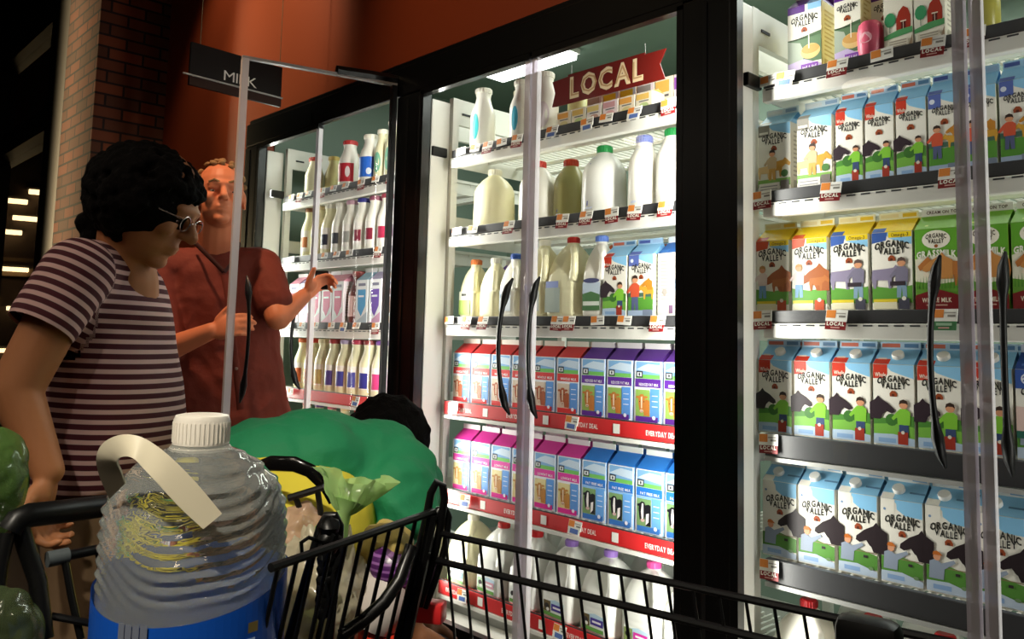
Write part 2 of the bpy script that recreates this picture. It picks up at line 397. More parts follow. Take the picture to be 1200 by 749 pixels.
HEAD = [(-.040, -.020), (-.040, .022), (-.026, .030), (-.018, .040), (-.012, .032), (.006, .022), (.022, .008), (.024, .0), (.016, -.004), (.002, .002), (-.006, -.006), (-.012, -.020)]
def flip(p): return [(-x, z) for x, z in p][::-1]
def person_fig(a, x, z, s, shirt, legs='4a5a86', hair='3a2a22', skin='d89a74'):
    a.poly(blobpoly(x, z, [(-.010, -.045), (-.009, -.012), (.009, -.012), (.010, -.045), (.002, -.045), (0, -.022), (-.002, -.045)], s), legs)
    a.poly(blobpoly(x, z, [(-.012, -.014), (-.013, .012), (-.006, .018), (.006, .018), (.013, .012), (.012, -.014)], s), shirt)
    a.poly(blobpoly(x, z, [(-.013, .012), (-.024, -.002), (-.020, -.006), (-.010, .003)], s), shirt)
    a.circ(x, z+.026*s, .0085*s, skin); a.poly(blobpoly(x, z+.026*s, [(-.009, 0), (-.007, .008), (0, .011), (.007, .008), (.009, 0), (.004, .003), (-.004, .003)], s), hair)

HB = .187; GH = .035      # body height, gable rise
def carton(kind, w=.093, cap=None):
    store_ = kind in ('red', 'purple', 'pink', 'blue'); hb = .180 if store_ else HB; g = w/2; sl = math.hypot(GH, g); kz = hb/HB
    root = empty('milk_carton'); kids = []
    top, side, edge = TOPC[kind]
    b = MB(); m = ink(side)
    b.box(-w/2, w/2, 0, w, 0, hb, m, bev=.0015)
    fr = lambda x, z, d: Vector((x, -d, z*kz))
    a = Art(b, fr); A = ARTF[kind]; A(a, w)
    # right side panel: small print
    a2 = Art(b, lambda x, z, d: Vector((w/2+d, x, z)))
    a2.rect(.003, .004, w-.003, hb-.002, side)
    for i in range(11):
        a2.rect(.014, .045+i*.0115, w-.016-(i*7 % 5)*.006, .0495+i*.0115, SIDEINK.get(kind, 'b9b4a6'))
    a2.rect(.012, .012, w-.012, .034, SIDEINK.get(kind, 'b9b4a6'))
    o = b.build('carton_body', root); kids.append(o)
    b = MB(); m2 = ink(top)
    vs = [(-w/2, 0, hb), (w/2, 0, hb), (w/2, w, hb), (-w/2, w, hb), (-w/2+.001, w/2-.0012, hb+GH), (w/2-.001, w/2-.0012, hb+GH), (w/2-.001, w/2+.0012, hb+GH), (-w/2+.001, w/2+.0012, hb+GH)]
    b.add(vs, [(0, 1, 5, 4), (2, 3, 7, 6)], m2)
    vi = [(-w/2, 0, hb), (-w/2, w, hb), (-w/2+.016, w/2, hb+GH*.86), (w/2, 0, hb), (w/2, w, hb), (w/2-.016, w/2, hb+GH*.86), (-w/2+.001, w/2, hb+GH), (w/2-.001, w/2, hb+GH)]
    b.add(vi, [(0, 2, 1), (3, 4, 5), (0, 6, 2), (1, 2, 6), (3, 5, 7), (4, 7, 5)], m2)
    b.box(-w/2+.001, w/2-.001, w/2-.0014, w/2+.0014, hb+GH, hb+GH+.017, ink(edge))
    ga = lambda x, z, d: Vector((x, z*g/sl-d*GH/sl, hb+z*GH/sl+d*g/sl))
    a3 = Art(b, ga); GABF[kind](a3, w, sl)
    a4 = Art(b, lambda x, z, d: Vector((x, w/2-.0014-d, hb+GH+z)));
    if kind in FINF: FINF[kind](a4, w)
    kids.append(b.build('gable_top', root))
    if cap:
        b = MB(); nrm = Vector((0, -GH, g)).normalized()
        q = Vector((0, 0, 1)).rotation_difference(nrm).to_matrix().to_4x4(); q.translation = Vector(ga(cap[1], sl*.5, .0))
        n = 16; prof = [(.0135, 0), (.0135, .009), (.0125, .011), (.0, .011)]
        t = MB(); t.lathe(prof[:3], ink(cap[0]), 16); b.add([q @ Vector(v) for v in t.v], t.f, ink(cap[0]))
        kids.append(b.build('screw_cap', root, smooth=True))
    return reg(root, kids)
TOPC = {'gentle': ('8fc4e4', 'eee9dc', 'cfdde4'), 'greenboy': ('8fc8ee', 'eee9dc', 'b9d4ea'), 'bluegirl': ('8cc4ec', 'e8ecd8', '9fc4e4'),
 'omegared': ('f2d21e', 'e9e6da', 'f0e9c0'), 'omegablue': ('f2d21e', 'e9e6da', 'f0e9c0'), 'grass': ('7fbc3a', '7fae3c', 'f0ebe4'),
 'farmer': ('8ec8ee', 'f1eee4', 'e9ecea'), 'cream': ('5b2a86', 'e9dca4', 'efeaf2'), 'barn': ('f1eddd', 'efebdd', 'efebdd'),
 'twoblue': ('2f4f9a', 'e8e6da', 'cfd6e6'), 'plainside': ('2a66b4', 'f3f0e6', 'dfe7f2'),
 'red': ('cf3a3c', 'b9cfe6', 'f4efe2'), 'purple': ('5a2f8e', 'b4c8e6', 'f1ecf0'), 'pink': ('d6389a', 'b9cfe8', 'f4eef0'), 'blue': ('2a7ad2', 'a9cbee', 'ecefe8')}
SIDEINK = {'red': '8fb6dc', 'purple': '8fb0dc', 'pink': '94b6de', 'blue': '7fb2e2', 'cream': 'c8b26a', 'grass': '5f8a2c'}
def sky_label(a, w, hb=HB):
    h = w/2
    a.rect(-h+.001, .004, h-.001, hb-.001, 'f3efe4')
    a.poly([(h-.001, hb-.001), (-.2*w, hb-.001), (-.05*w, hb-.016), (.2*w, hb-.024), (h-.001, hb-.032)], '8fc8ee')
def A_gentle(a, w):
    sky_label(a, w); h = w/2; a.rect(-h+.001, HB-.030, -h+.36*w, HB-.001, '8a857c'); a.rect(-h+.004, HB-.024, -h+.32*w, HB-.018, 'e4dfd4')
    logo(a, 0, .150, w*.76)
    a.rect(-h+.001, .020, h-.001, .040, '7fae52'); a.poly(blobpoly(.01, .066, COW, 1.0), 'd09a3c'); a.poly(blobpoly(-.022, .060, COW, .8), 'e2c088')
    person_fig(a, -.005, .082, 1.0, 'c9b08a', 'd0a050'); a.circ(.030, .052, .010, '4e7a40')
    a.rect(-h+.004, .006, h-.030, .030, 'e6e2da'); a.rect(h-.028, .008, h-.004, .034, '77706a')
    for z in (.012, .020): a.rect(-h+.008, z, h-.036, z+.003, '9a9a9a')
def A_green(a, w, flipx=False):
    sky_label(a, w); h = w/2
    a.poly([(-h+.001, HB-.001), (-h+.36*w, HB-.001), (-h+.36*w, HB-.022), (-h+.30*w, HB-.032), (-h+.001, HB-.034)], 'c83a26')
    a.text('Whole', -h+.19*w, HB-.029, .009, 'f6ecdc', width=.27*w)
    logo(a, 0, .147, w*.78)
    a.poly([(-h+.001, .022), (h-.001, .022), (h-.001, .070), (.3*w, .074), (0, .060), (-.3*w, .064), (-h+.001, .060)], '4f8a38')
    a.poly([(-h+.001, .020), (h-.001, .020), (h-.001, .046), (0, .052), (-h+.001, .048)], '7cb84a')
    a.circ(-.05*w, .060, .014, '3f7430'); a.poly(blobpoly(-.20*w, .078, HEAD, w*9.6), '33262e')
    person_fig(a, .24*w, .066, w*12.2, '86c83e', '3d4f78')
    a.poly([(-h+.001, .004), (h-.001, .004), (h-.001, .020), (0, .028), (-h+.001, .026)], 'b9cfe6'); a.rect(-h+.012, .008, .05*w, .018, '8fb2dc')
    a.rect(.10*w, .006, .34*w, .034, 'a83a2a'); a.circ(.22*w, .033, .004, 'e8e0d0')
def A_girl(a, w):
    sky_label(a, w); h = w/2; a.rect(-h+.001, HB-.034, -h+.42*w, HB-.001, '5a6cb4'); a.circ(-h+.14*w, HB-.018, .006, 'dfe6f4')
    logo(a, .02*w, .147, w*.78)
    a.poly([(-h+.001, .020), (h-.001, .020), (h-.001, .064), (0, .058), (-h+.001, .066)], '5b9a3a'); a.rect(-h+.001, .060, h-.001, .072, '4a6a5a')
    a.poly(blobpoly(.24*w, .072, flip(COW), w*9.5), 'd8a23c'); a.poly(blobpoly(.20*w, .092, flip(HEAD), w*6.5), 'c8862e')
    person_fig(a, -.22*w, .078, w*14, 'd65a3c', '5a6288')
    a.rect(-h+.001, .004, h-.001, .020, 'a9bcd8'); a.rect(.1*w, .005, h-.002, .022, '7e8aa0')
def omega(red):
    def f(a, w):
        sky_label(a, w); h = w/2; c = 'd2502a' if red else '3c5ea8'
        a.poly([(-h+.001, HB-.001), (-h+.40*w, HB-.001), (-h+.36*w, HB-.020), (-h+.001, HB-.026)], c)
        a.rect(-h+.42*w, HB-.014, h-.001, HB-.001, 'f2d21e'); a.text('Omega-3', .20*w, HB-.012, .008, '6a5a2a', width=.42*w)
        logo(a, 0, .152, w*.84)
        a.poly([(-h+.001, .020), (h-.001, .020), (h-.001, .060), (0, .054), (-h+.001, .060)], '63a040')
        if red:
            a.poly(blobpoly(.006, .076, flip(HEAD), 1.15), 'a05a30'); a.poly(blobpoly(.024, .070, COW, .8), 'b06a38')
            person_fig(a, -.027, .084, 1.05, 'e6d2cc', '7aa4cc', 'b88a50')
        else:
            a.poly(blobpoly(-.014, .078, COW, 1.1), '8f86a0'); person_fig(a, .022, .084, 1.15, '7f7a90', '88a4bc', '5c4a44'); a.rect(-.004, .060, .030, .070, '3a3038')
        a.rect(-h+.004, .006, .12*w, .026, 'f0e9c8'); a.rect(-h+.004, .022, .12*w, .029, 'ead23a'); a.rect(.16*w, .005, .42*w, .030, 'c4522e' if red else '4a4a58')
        a.circ(.29*w, .030, .005, 'efe8dc')
    return f
def A_grass(a, w):
    h = w/2; a.rect(-h+.001, .002, h-.001, HB-.001, '76b63a'); a.poly([(-h+.001, .13), (h-.001, .13), (h-.001, HB-.001), (-h+.001, HB-.001)], '67ab34')
    a.poly([(-h+.001, .040), (h-.001, .040), (h-.001, .118), (.3*w, .124), (-.3*w, .124), (-h+.001, .118)], 'e9e4cf')
    a.poly([(-h+.001, .040), (h-.001, .040), (h-.001, .066), (0, .060), (-h+.001, .068)], '6aa03a')
    a.circ(0, .162, .030, 'f4efe0', .021, 20); a.arc('ORGANIC', 0, .166, .010, '3a3226', .044, .003); a.arc('VALLEY', 0, .153, .010, '3a3226', .034, -.001); a.circ(0, .147, .004, '9c5a28')
    a.arc('GRASSMILK', 0, .124, .014, 'f4f1e4', .084, .004, .04)
    a.poly(blobpoly(.010, .086, flip(COW), 1.35), 'b8733a'); a.poly(blobpoly(-.006, .092, flip(HEAD), 1.0), 'c98a4c'); a.circ(-.022, .082, .006, 'efe2cc')
    for i in range(14): a.poly([(-h+.004+i*.0065, .050), (-h+.007+i*.0065, .050), (-h+.006+i*.0065, .074+(i*5 % 4)*.003)], '4f8a2c')
    a.poly([(-h+.001, .002), (h-.001, .002), (h-.001, .036), (0, .050), (-h+.001, .036)], '7a1f22'); a.text('WHOLE MILK', 0, .020, .010, 'efe2cc', width=.062); a.rect(-.022, .012, .022, .015, 'c9a090')
def A_farmer(a, w):
    sky_label(a, w); h = w/2; a.rect(-h+.001, HB-.030, -.15*w, HB-.001, 'f3efe4'); a.poly([(-.12*w, HB-.001), (h-.001, HB-.001), (h-.001, HB-.036), (.1*w, HB-.034), (-.10*w, HB-.022)], '8cc8f0')
    a.circ(-h+.010, HB-.024, .003, '7a9ac0')
    logo(a, .02*w, .140, w*.82)
    a.poly([(-h+.001, .020), (h-.001, .020), (h-.001, .052), (0, .062), (-h+.001, .058)], '5c9440'); a.rect(-.1*w, .056, h-.001, .058, '8a7a5a')
    a.poly(blobpoly(.25*w, .082, flip(HEAD), 1.15), '2c2226'); a.poly([(h-.001, .062), (h-.001, .108), (.28*w, .106), (.16*w, .092), (.3*w, .074)], '2c2226')
    a.poly(blobpoly(-.23*w, .056, [(-.020, -.026), (-.018, .012), (-.006, .018), (.008, .010), (.034, .022), (.038, .016), (.014, -.002), (.012, -.026)], .95), '98a4b8')
    a.circ(-.25*w, .078, .0078, 'dfa07c'); a.poly(blobpoly(-.25*w, .082, [(-.009, 0), (-.007, .007), (0, .009), (.006, .006), (.012, 0)]), 'c8702e')
    a.rect(.15*w, .044, .25*w, .050, '3a3434')
    a.poly([(-h+.001, .004), (h-.001, .004), (h-.001, .016), (0, .028), (-h+.001, .026)], 'c4d4e8'); a.rect(-.34*w, .010, .06*w, .020, '94b4e0'); a.circ(.33*w, .022, .006, '7a9a6a', .004)
def A_cream(a, w):
    h = w/2; a.rect(-h+.001, .002, h-.001, HB-.001, 'f2eee0'); a.rect(.10*w, HB-.018, h-.001, HB-.001, '8fc0ea'); a.rect(-h+.001, HB-.020, .02*w, HB-.001, '5b2a86')
    logo(a, 0, .147, w*.78)
    a.rect(-h+.001, .030, h-.001, .098, '5d7a5a'); a.poly([(-h+.001, .098), (h-.001, .098), (h-.001, .108), (-h+.001, .094)], '4c6648')
    a.poly([(-h+.001, .03), (-.05*w, .03), (.0, .06), (-.12*w, .085), (-h+.001, .095)], 'a9b4a4')
    a.circ(.18*w, .058, .026, 'e0c080', .020, 20); a.circ(.18*w, .064, .024, 'cfa05c', .012, 20); a.rect(.12*w, .066, .15*w, .110, 'f4f0e0')
    a.poly([(-h+.001, .002), (h-.001, .002), (h-.001, .020), (0, .040), (-h+.001, .034)], 'c9b8e0'); a.rect(-.1*w, .006, .40*w, .026, '8a4ab4'); a.text('Half & Half', .15*w, .012, .009, 'f2e8f4', width=.4*w)
def A_barn(a, w):
    h = w/2; a.rect(-h+.001, .002, h-.001, HB-.001, 'f3efdf')
    a.arc('VALLEY', 0, .158, .012, '8a8698', .66*w, .003); a.rect(-.2*w, .142, .2*w, .147, '9a96a4')
    a.poly([(-.06*w, .052), (.42*w, .052), (.42*w, .086), (.34*w, .104), (.18*w, .112), (.02*w, .100), (-.06*w, .080)], 'a8321f')
    a.rect(.10*w, .054, .26*w, .074, '5c1a14'); a.poly([(.08*w, .074), (.28*w, .074), (.28*w, .077), (.08*w, .077)], 'f0e0cc'); a.rect(.17*w, .054, .185*w, .074, 'f0e0cc')
    a.circ(-.27*w, .084, .013, '3f9a66', .018); a.rect(-.285*w, .052, -.26*w, .070, '4a6a4a')
    a.poly([(-h+.001, .036), (h-.001, .044), (h-.001, .058), (0, .056), (-h+.001, .046)], '58a468'); a.rect(-.36*w, .012, .34*w, .032, 'e4ddca')
    for z in (.016, .022, .028): a.rect(-.30*w, z, .28*w, z+.0025, 'a8a090')
    a.poly([(.1*w, .002), (h-.001, .002), (h-.001, .040), (.34*w, .012)], 'a08a70')
def A_two(a, w):
    A_farmer(a, w); h = w/2; a.rect(-h+.001, HB-.040, h-.001, HB-.001, '3a5aa8'); a.circ(-.25*w, HB-.020, .012, 'e4e8f2'); a.text('2%', -.25*w, HB-.025, .010, '3a5aa8')
    a.rect(-h+.001, .045, h-.001, .060, '2f6a5a'); a.poly([(-h+.001, .060), (h-.001, .060), (h-.001, .105), (-h+.001, .110)], 'e6c8c0'); a.circ(.0, .085, .018, '7a3a34')
def A_plain(a, w):
    h = w/2; a.rect(-h+.001, .002, h-.001, HB-.001, 'f1eee6')
    a.poly([(h-.001, .002), (.26*w, .002), (.22*w, .10), (.34*w, HB-.001), (h-.001, HB-.001)], '8fc0e8')
    for i in range(12): a.rect(-.36*w, .050+i*.010, (.10-(i*3 % 4)*.03)*w, .0525+i*.010, 'c2a8a0')
    a.circ(-.18*w, .072, .010, 'b0a8a0'); a.rect(.0, .010, .16*w, .034, '8a6a8a')
def store(c, pic, cow):
    def f(a, w):
        h = w/2; a.rect(-h+.0005, .002, h-.0005, HB-.0005, 'f0f2f4')
        a.rect(-h+.003, .134, h-.003, HB-.003, '7fb0de'); a.poly([(-h+.003, .160), (h-.003, .150), (h-.003, HB-.012), (0, HB-.008), (-.2*w, .172)], 'c9dcee')
        a.rect(-h+.003, .134, h-.003, .146, '74c060'); a.rect(-h+.004, .136, -h+.028, .156, INKW if 0 else '3a3a44'); a.rect(-h+.008, .140, -h+.024, .152, 'e6ecec'); a.rect(-h+.013, .142, -h+.019, .150, '3a3a44')
        a.rect(-h+.0005, .108, h-.0005, .133, c); a.text({'red': 'WHOLE MILK', 'purple': 'REDUCED FAT MILK', 'pink': 'LOWFAT MILK', 'blue': 'FAT FREE MILK'}[cow], .03*w, .112, .008, 'f4f0f4', width=.74*w)
        a.rect(-h+.0005, .100, h-.0005, .107, 'e9ecf2' if cow != 'blue' else '8fbcec')
        a.rect(.10*w, .008, h-.004, .104, '5f9ae0' if cow != 'blue' else '6aa8ea'); a.rect(-h+.004, .020, .08*w, .100, pic); a.rect(-h+.004, .004, .40*w, .020, c if cow != 'blue' else '3a7ac8')
        x = -.20*w
        if cow == 'blue':
            a.poly(blobpoly(x+.004, .052, [(.004, -.030), (.0, .020), (.012, .034), (.0215, .030), (.0215, -.030)]), '1c1c22'); a.poly(blobpoly(x+.010, .050, [(-.002, -.026), (-.001, .006), (.009, .010), (.008, -.016)]), 'f2f0ee')
            a.poly(blobpoly(x-.003, .062, [(-.010, -.024), (-.015, .004), (-.013, .022), (-.004, .030), (.006, .028), (.012, .012), (.010, -.008), (.005, -.026), (-.004, -.030)]), '1c1c22')
            a.poly(blobpoly(x-.003, .062, [(-.003, -.026), (-.006, .0), (-.003, .024), (.002, .024), (.003, 0), (.003, -.026)]), 'f2f0ee'); a.circ(x-.003, .037, .0075, 'd0b0ac', .005, 10)
            a.circ(x-.017, .080, .006, '1c1c22', .004, 8); a.circ(x+.013, .080, .006, '1c1c22', .004, 8)
        else:
            k = {'red': 'a85a34', 'purple': 'c07a38', 'pink': 'b88440'}[cow]
            a.poly(blobpoly(x+.006, .046, [(.0, -.024), (-.004, .016), (.010, .026), (.0195, .020), (.0195, -.024)]), k)
            a.poly(blobpoly(x-.002, .060, [(-.007, -.026), (-.012, -.002), (-.012, .016), (-.005, .026), (.006, .026), (.012, .014), (.011, -.004), (.006, -.026), (-.001, -.031)]), k)
            a.circ(x-.016, .077, .0075, k, .0038, 8); a.circ(x+.013, .078, .0075, k, .0038, 8); a.poly(blobpoly(x-.002, .060, [(-.002, -.016), (-.003, .018), (.002, .020), (.002, -.016)]), 'ecd9bc')
            a.circ(x-.002, .036, .0070, 'e2cdb4', .0048, 10); a.circ(x-.009, .064, .0018, '2c1c1c'); a.circ(x+.006, .064, .0018, '2c1c1c'); a.circ(x-.004, .035, .0014, '4c3028'); a.circ(x+.001, .035, .0014, '4c3028')
        for i in range(3): a.rect(.18*w, .050+i*.016, .40*w, .0525+i*.016, 'dfeafa')
        a.circ(.26*w, .018, .006, 'e8f0fa')
        a.rect(-h+.0003, .002, -h+.0022, HB-.001, 'f4f4f6')
    return f
ARTF = dict(gentle=A_gentle, greenboy=A_green, bluegirl=A_girl, omegared=omega(1), omegablue=omega(0), grass=A_grass, farmer=A_farmer, cream=A_cream, barn=A_barn, twoblue=A_two, plainside=A_plain,
            red=store('d23a3a', 'd9c8b4', 'red'), purple=store('5e2e96', '8fb45a', 'purple'), pink=store('d8389c', 'dcd29a', 'pink'), blue=store('2c78d0', '7aa06a', 'blue'))
def gab(*patches):
    def f(a, w, sl):
        for x0, z0, x1, z1, c in patches: a.rect((x0-.5)*w+.001, z0*sl, (x1-.5)*w-.001, z1*sl, c)
    return f
def gwords(c, words_, c2='f4eef4'):
    def f(a, w, sl): a.rect(-.25*w, sl*.42, .12*w, sl*.52, c2)
    return f
GABF = dict(gentle=gab((0, 0, .36, .8, '8a857c'), (.0, .8, 1, 1, 'dfe6e6')), greenboy=gab((0, 0, .40, .9, 'c83a26'), (.06, .3, .3, .4, 'f2d8c8')), bluegirl=gab((0, 0, .46, .9, '5566b0'), (.5, .5, 1, 1, 'a4cdea')),
            omegared=gab((0, 0, .34, .8, 'd2502a'), (.4, .6, .95, .72, 'd8a012')), omegablue=gab((0, 0, .34, .8, '3c5ea8'), (.4, .6, .95, .72, 'd8a012')),
            grass=gab((.2, .2, .3, .3, 'c9dc6a'), (.7, .6, .8, .7, 'c9dc6a')), farmer=gab((0, 0, .32, 1, 'f1eee4'), (.62, .4, 1, .9, '5c84ac')), cream=gab((0, .0, .36, .5, '7a3aa0'), (.55, 0, 1, .4, '8fc0ea')),
            barn=gab((.1, .3, .9, .5, 'd8d2c4')), twoblue=gab((.1, .2, .5, .7, '5a7ac0')), plainside=gab((0, 0, .4, .5, '3a78c4')),
            red=gwords('', 'Whole'), purple=gwords('', '2% Fat'), pink=gwords('', '1% Fat'), blue=gwords('', 'Skim', 'a4d0a0'))
def fin(c1, c2):
    def f(a, w): a.rect(-w*.45, .004, 0, .013, c1); a.rect(.1*w, .004, w*.44, .013, c2)
    return f
FINF = dict(greenboy=fin('d0705a', '5c84ac'), gentle=fin('d8dcdc', '8fa8c4'), bluegirl=fin('4a5a9c', '9ab8dc'), omegared=fin('e8d8a0', 'e8c030'), omegablue=fin('e8d8a0', 'e8c030'),
            grass=lambda a, w: a.text('CREAM ON TOP', 0, .005, .007, '5a3a34', width=.07), cream=fin('e6dcea', '7a3aa0'), farmer=fin('dfe4e8', '7aa8d0'))

PROTO = {}
def cproto(kind, w=.093, cap=None):
    k = (kind, round(w, 3), cap)
    if k not in PROTO: PROTO[k] = carton(kind, w, cap)
    return PROTO[k]
CD = {'gentle': 'white half gallon carton with a grey corner and yellow cows', 'greenboy': 'milk carton with a red corner, a dark cow and a child in green', 'bluegirl': 'narrow carton with a blue corner and a girl beside a yellow calf',
 'omegared': 'yellow topped carton with an orange corner and brown cow', 'omegablue': 'yellow topped carton with a blue corner and grey cow', 'grass': 'green carton with a white oval, brown cow and maroon base',
 'farmer': 'white carton with a farmer in an orange cap and a black cow', 'cream': 'half and half carton with purple top and a coffee cup', 'barn': 'cream coloured narrow carton with a red barn and green tree',
 'twoblue': 'milk carton with a dark blue top panel', 'plainside': 'milk carton turned to show its white text panel', 'red': 'carton with a red top and red band', 'purple': 'carton with a purple top and purple band',
 'pink': 'carton with a magenta top and magenta band', 'blue': 'carton with a bright blue top and black and white cow'}
NTH = ['first', 'second', 'third', 'fourth', 'fifth', 'sixth', 'seventh', 'eighth', 'ninth', 'tenth', 'eleventh', 'twelfth', 'thirteenth', 'fourteenth']
def where(s, r, i, back=False):
    return '%s from the left on the %s shelf of the %s section%s' % (NTH[i], ORD[r], SEC[s], ', rear row' if back else '')
def put_carton(kind, x, s, r, i, y=.10, w=.093, cap=None, rz=0, back=False, dz=0):
    p = cproto(kind, w, cap); z = ZS[s][r]
    lab = short(kind, s, r, i, back)
    return place(p, (x, y, z+.0006+dz), rz, lab, 'milk carton', '%s cartons on the %s shelf, %s section' % (SH[kind], ORD[r], SEC[s]))
SH = {'gentle': 'grey cornered', 'greenboy': 'red cornered', 'bluegirl': 'blue cornered', 'omegared': 'yellow and orange', 'omegablue': 'yellow and blue', 'grass': 'green', 'farmer': 'farmer and cow', 'cream': 'purple topped cream', 'barn': 'red barn', 'twoblue': 'dark blue topped', 'plainside': 'white text sided', 'red': 'red topped', 'purple': 'purple topped', 'pink': 'magenta topped', 'blue': 'bright blue topped'}
def short(kind, s, r, i, back):
    return '%s carton, %s from left%s, %s shelf, %s section' % (SH[kind], NTH[i], ' in rear row' if back else '', ORD[r], SEC[s])
# nearest section
for i, x in enumerate((.765, .862, .963, 1.063, 1.161, 1.262, 1.362)): put_carton('farmer', x+.052, 2, 4, i, cap=('f2f0ea', -.012))
for i, x in enumerate((.757, .855, .954, 1.053, 1.152, 1.25)): put_carton('greenboy', x+.050, 2, 3, i, cap=('ece6dc', .004))
put_carton('twoblue', 1.348+.05, 2, 3, 6)
for i, (k, x) in enumerate((('omegared', .752), ('omegared', .853), ('omegablue', .955), ('omegablue', 1.056), ('grass', 1.154), ('grass', 1.252), ('grass', 1.350))): put_carton(k, x+.049, 2, 2, i)
for i, (k, x, w) in enumerate((('gentle', .808, .093), ('gentle', .918, .093), ('greenboy', 1.008, .068), ('greenboy', 1.081, .068), ('greenboy', 1.154, .068), ('bluegirl', 1.226, .068), ('bluegirl', 1.299, .068), ('bluegirl', 1.372, .068))): put_carton(k, x, 2, 1, i, w=w)
put_carton('cream', .895, 2, 0, 1, y=.10, rz=0); put_carton('cream', 1.008, 2, 0, 2, y=.10, w=.068); put_carton('cream', .838, 2, 0, 0, y=.21, w=.068); put_carton('cream', 1.075, 2, 0, 3, y=.16, w=.068)
put_carton('barn', 1.130, 2, 0, 4, w=.068); put_carton('barn', 1.200, 2, 0, 5, w=.068)
# rear rows, seen over and between the front ones
for i in range(7): put_carton('farmer', .817+i*.1, 2, 4, i, y=.20, cap=('f2f0ea', -.012), back=True)
for i in range(7): put_carton('greenboy', .807+i*.099, 2, 3, i, y=.20, cap=('ece6dc', .004), back=True)
for i in range(7): put_carton('omegablue' if i < 4 else 'grass', .803+i*.099, 2, 2, i, y=.20, back=True)
# middle section
for i in range(10): put_carton('red' if i < 6 else 'purple', -.437+i*.1052, 1, 3, i)
for i in range(10): put_carton('pink' if i < 6 else 'blue', -.424+i*.1046, 1, 4, i)
for i in range(10): put_carton('red' if i < 6 else 'purple', -.430+i*.1052, 1, 3, i, y=.205, back=True)
for i in range(10): put_carton('pink' if i < 6 else 'blue', -.417+i*.1046, 1, 4, i, y=.205, back=True)
for i, (k, x, rz) in enumerate((('greenboy', .275, 0), ('omegablue', .375, 0), ('plainside', .478, -.12), ('greenboy', .565, 0))):
    if k == 'omegablue': k = 'bluegirl'
    put_carton(k, x, 1, 2, 7+i, rz=rz)
for i in range(3): put_carton('purple', -.43+i*.1, 1, 2, i, y=.30, back=True)
for i in range(4): put_carton('greenboy', .26+i*.1, 1, 2, 7+i, y=.215, back=True)

# ---------------------------------------------------------------- bottles and jugs
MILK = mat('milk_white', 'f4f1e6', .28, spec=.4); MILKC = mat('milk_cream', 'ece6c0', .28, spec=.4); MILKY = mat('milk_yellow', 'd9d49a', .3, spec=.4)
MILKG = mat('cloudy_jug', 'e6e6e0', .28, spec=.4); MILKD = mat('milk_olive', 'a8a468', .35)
def add_mods_mesh(ob, voxel, smooth_it=4):
    md = ob.modifiers.new('r', 'REMESH'); md.mode = 'VOXEL'; md.voxel_size = voxel; md.use_smooth_shade = True
    if smooth_it:
        ms = ob.modifiers.new('s', 'SMOOTH'); ms.iterations = smooth_it; ms.factor = .5
    dg = bpy.context.evaluated_depsgraph_get(); me = bpy.data.meshes.new_from_object(ob.evaluated_get(dg))
    old = ob.data; ob.modifiers.clear(); ob.data = me; bpy.data.meshes.remove(old)
    me.polygons.foreach_set('use_smooth', [True]*len(me.polygons)); return ob
def sbox(hx, hy, n, p):     # superellipse ring
    out = []
    for k in range(n):
        a = 2*PI*k/n; c, s_ = math.cos(a), math.sin(a)
        r = (abs(c)**p+abs(s_)**p)**(-1/p); out.append((hx*r*c, hy*r*s_))
    return out
def loft(b, rings, m, n=28):
    vs = []; fs = []
    for (hx, hy, z, p, ox, oy) in rings: vs += [(x+ox, y+oy, z) for x, y in sbox(hx, hy, n, p)]
    for i in range(len(rings)-1):
        for k in range(n): fs.append((i*n+k, i*n+(k+1) % n, (i+1)*n+(k+1) % n, (i+1)*n+k))
    fs.append(tuple(range(n))[::-1]); fs.append(tuple((len(rings)-1)*n+k for k in range(n)))
    b.add(vs, fs, m)
def label_patch(a0, a1, z0, z1, rad, m, k=0, n=10, shape=None):
    """a patch of label wrapped round the front of a round body"""
    b = MB(); vs = []; fs = []
    if shape == 'oval':
        N = 20; c = ((a0+a1)/2, (z0+z1)/2); vs.append((c[0], c[1]))
        vs += [(c[0]+(a1-a0)/2*math.cos(2*PI*i/N), c[1]+(z1-z0)/2*math.sin(2*PI*i/N)) for i in range(N)]
        fs = [(0, 1+i, 1+(i+1) % N) for i in range(N)]
    else:
        for i in range(n+1):
            t = a0+(a1-a0)*i/n; vs += [(t, z0), (t, z1)]
        fs = [(2*i, 2*i+2, 2*i+3, 2*i+1) for i in range(n)]
    out = []
    for t, z in vs:
        r = rad(z)+.0006+k*.0004; out.append((r*math.sin(t), -r*math.cos(t), z))
    b.add(out, fs, m); return b
def profile_radius(prof):
    def f(z):
        for (r0, z0), (r1, z1) in zip(prof, prof[1:]):
            if z0 <= z <= z1 and z1 > z0: return r0+(r1-r0)*(z-z0)/(z1-z0)
        return prof[0][0]
    return f
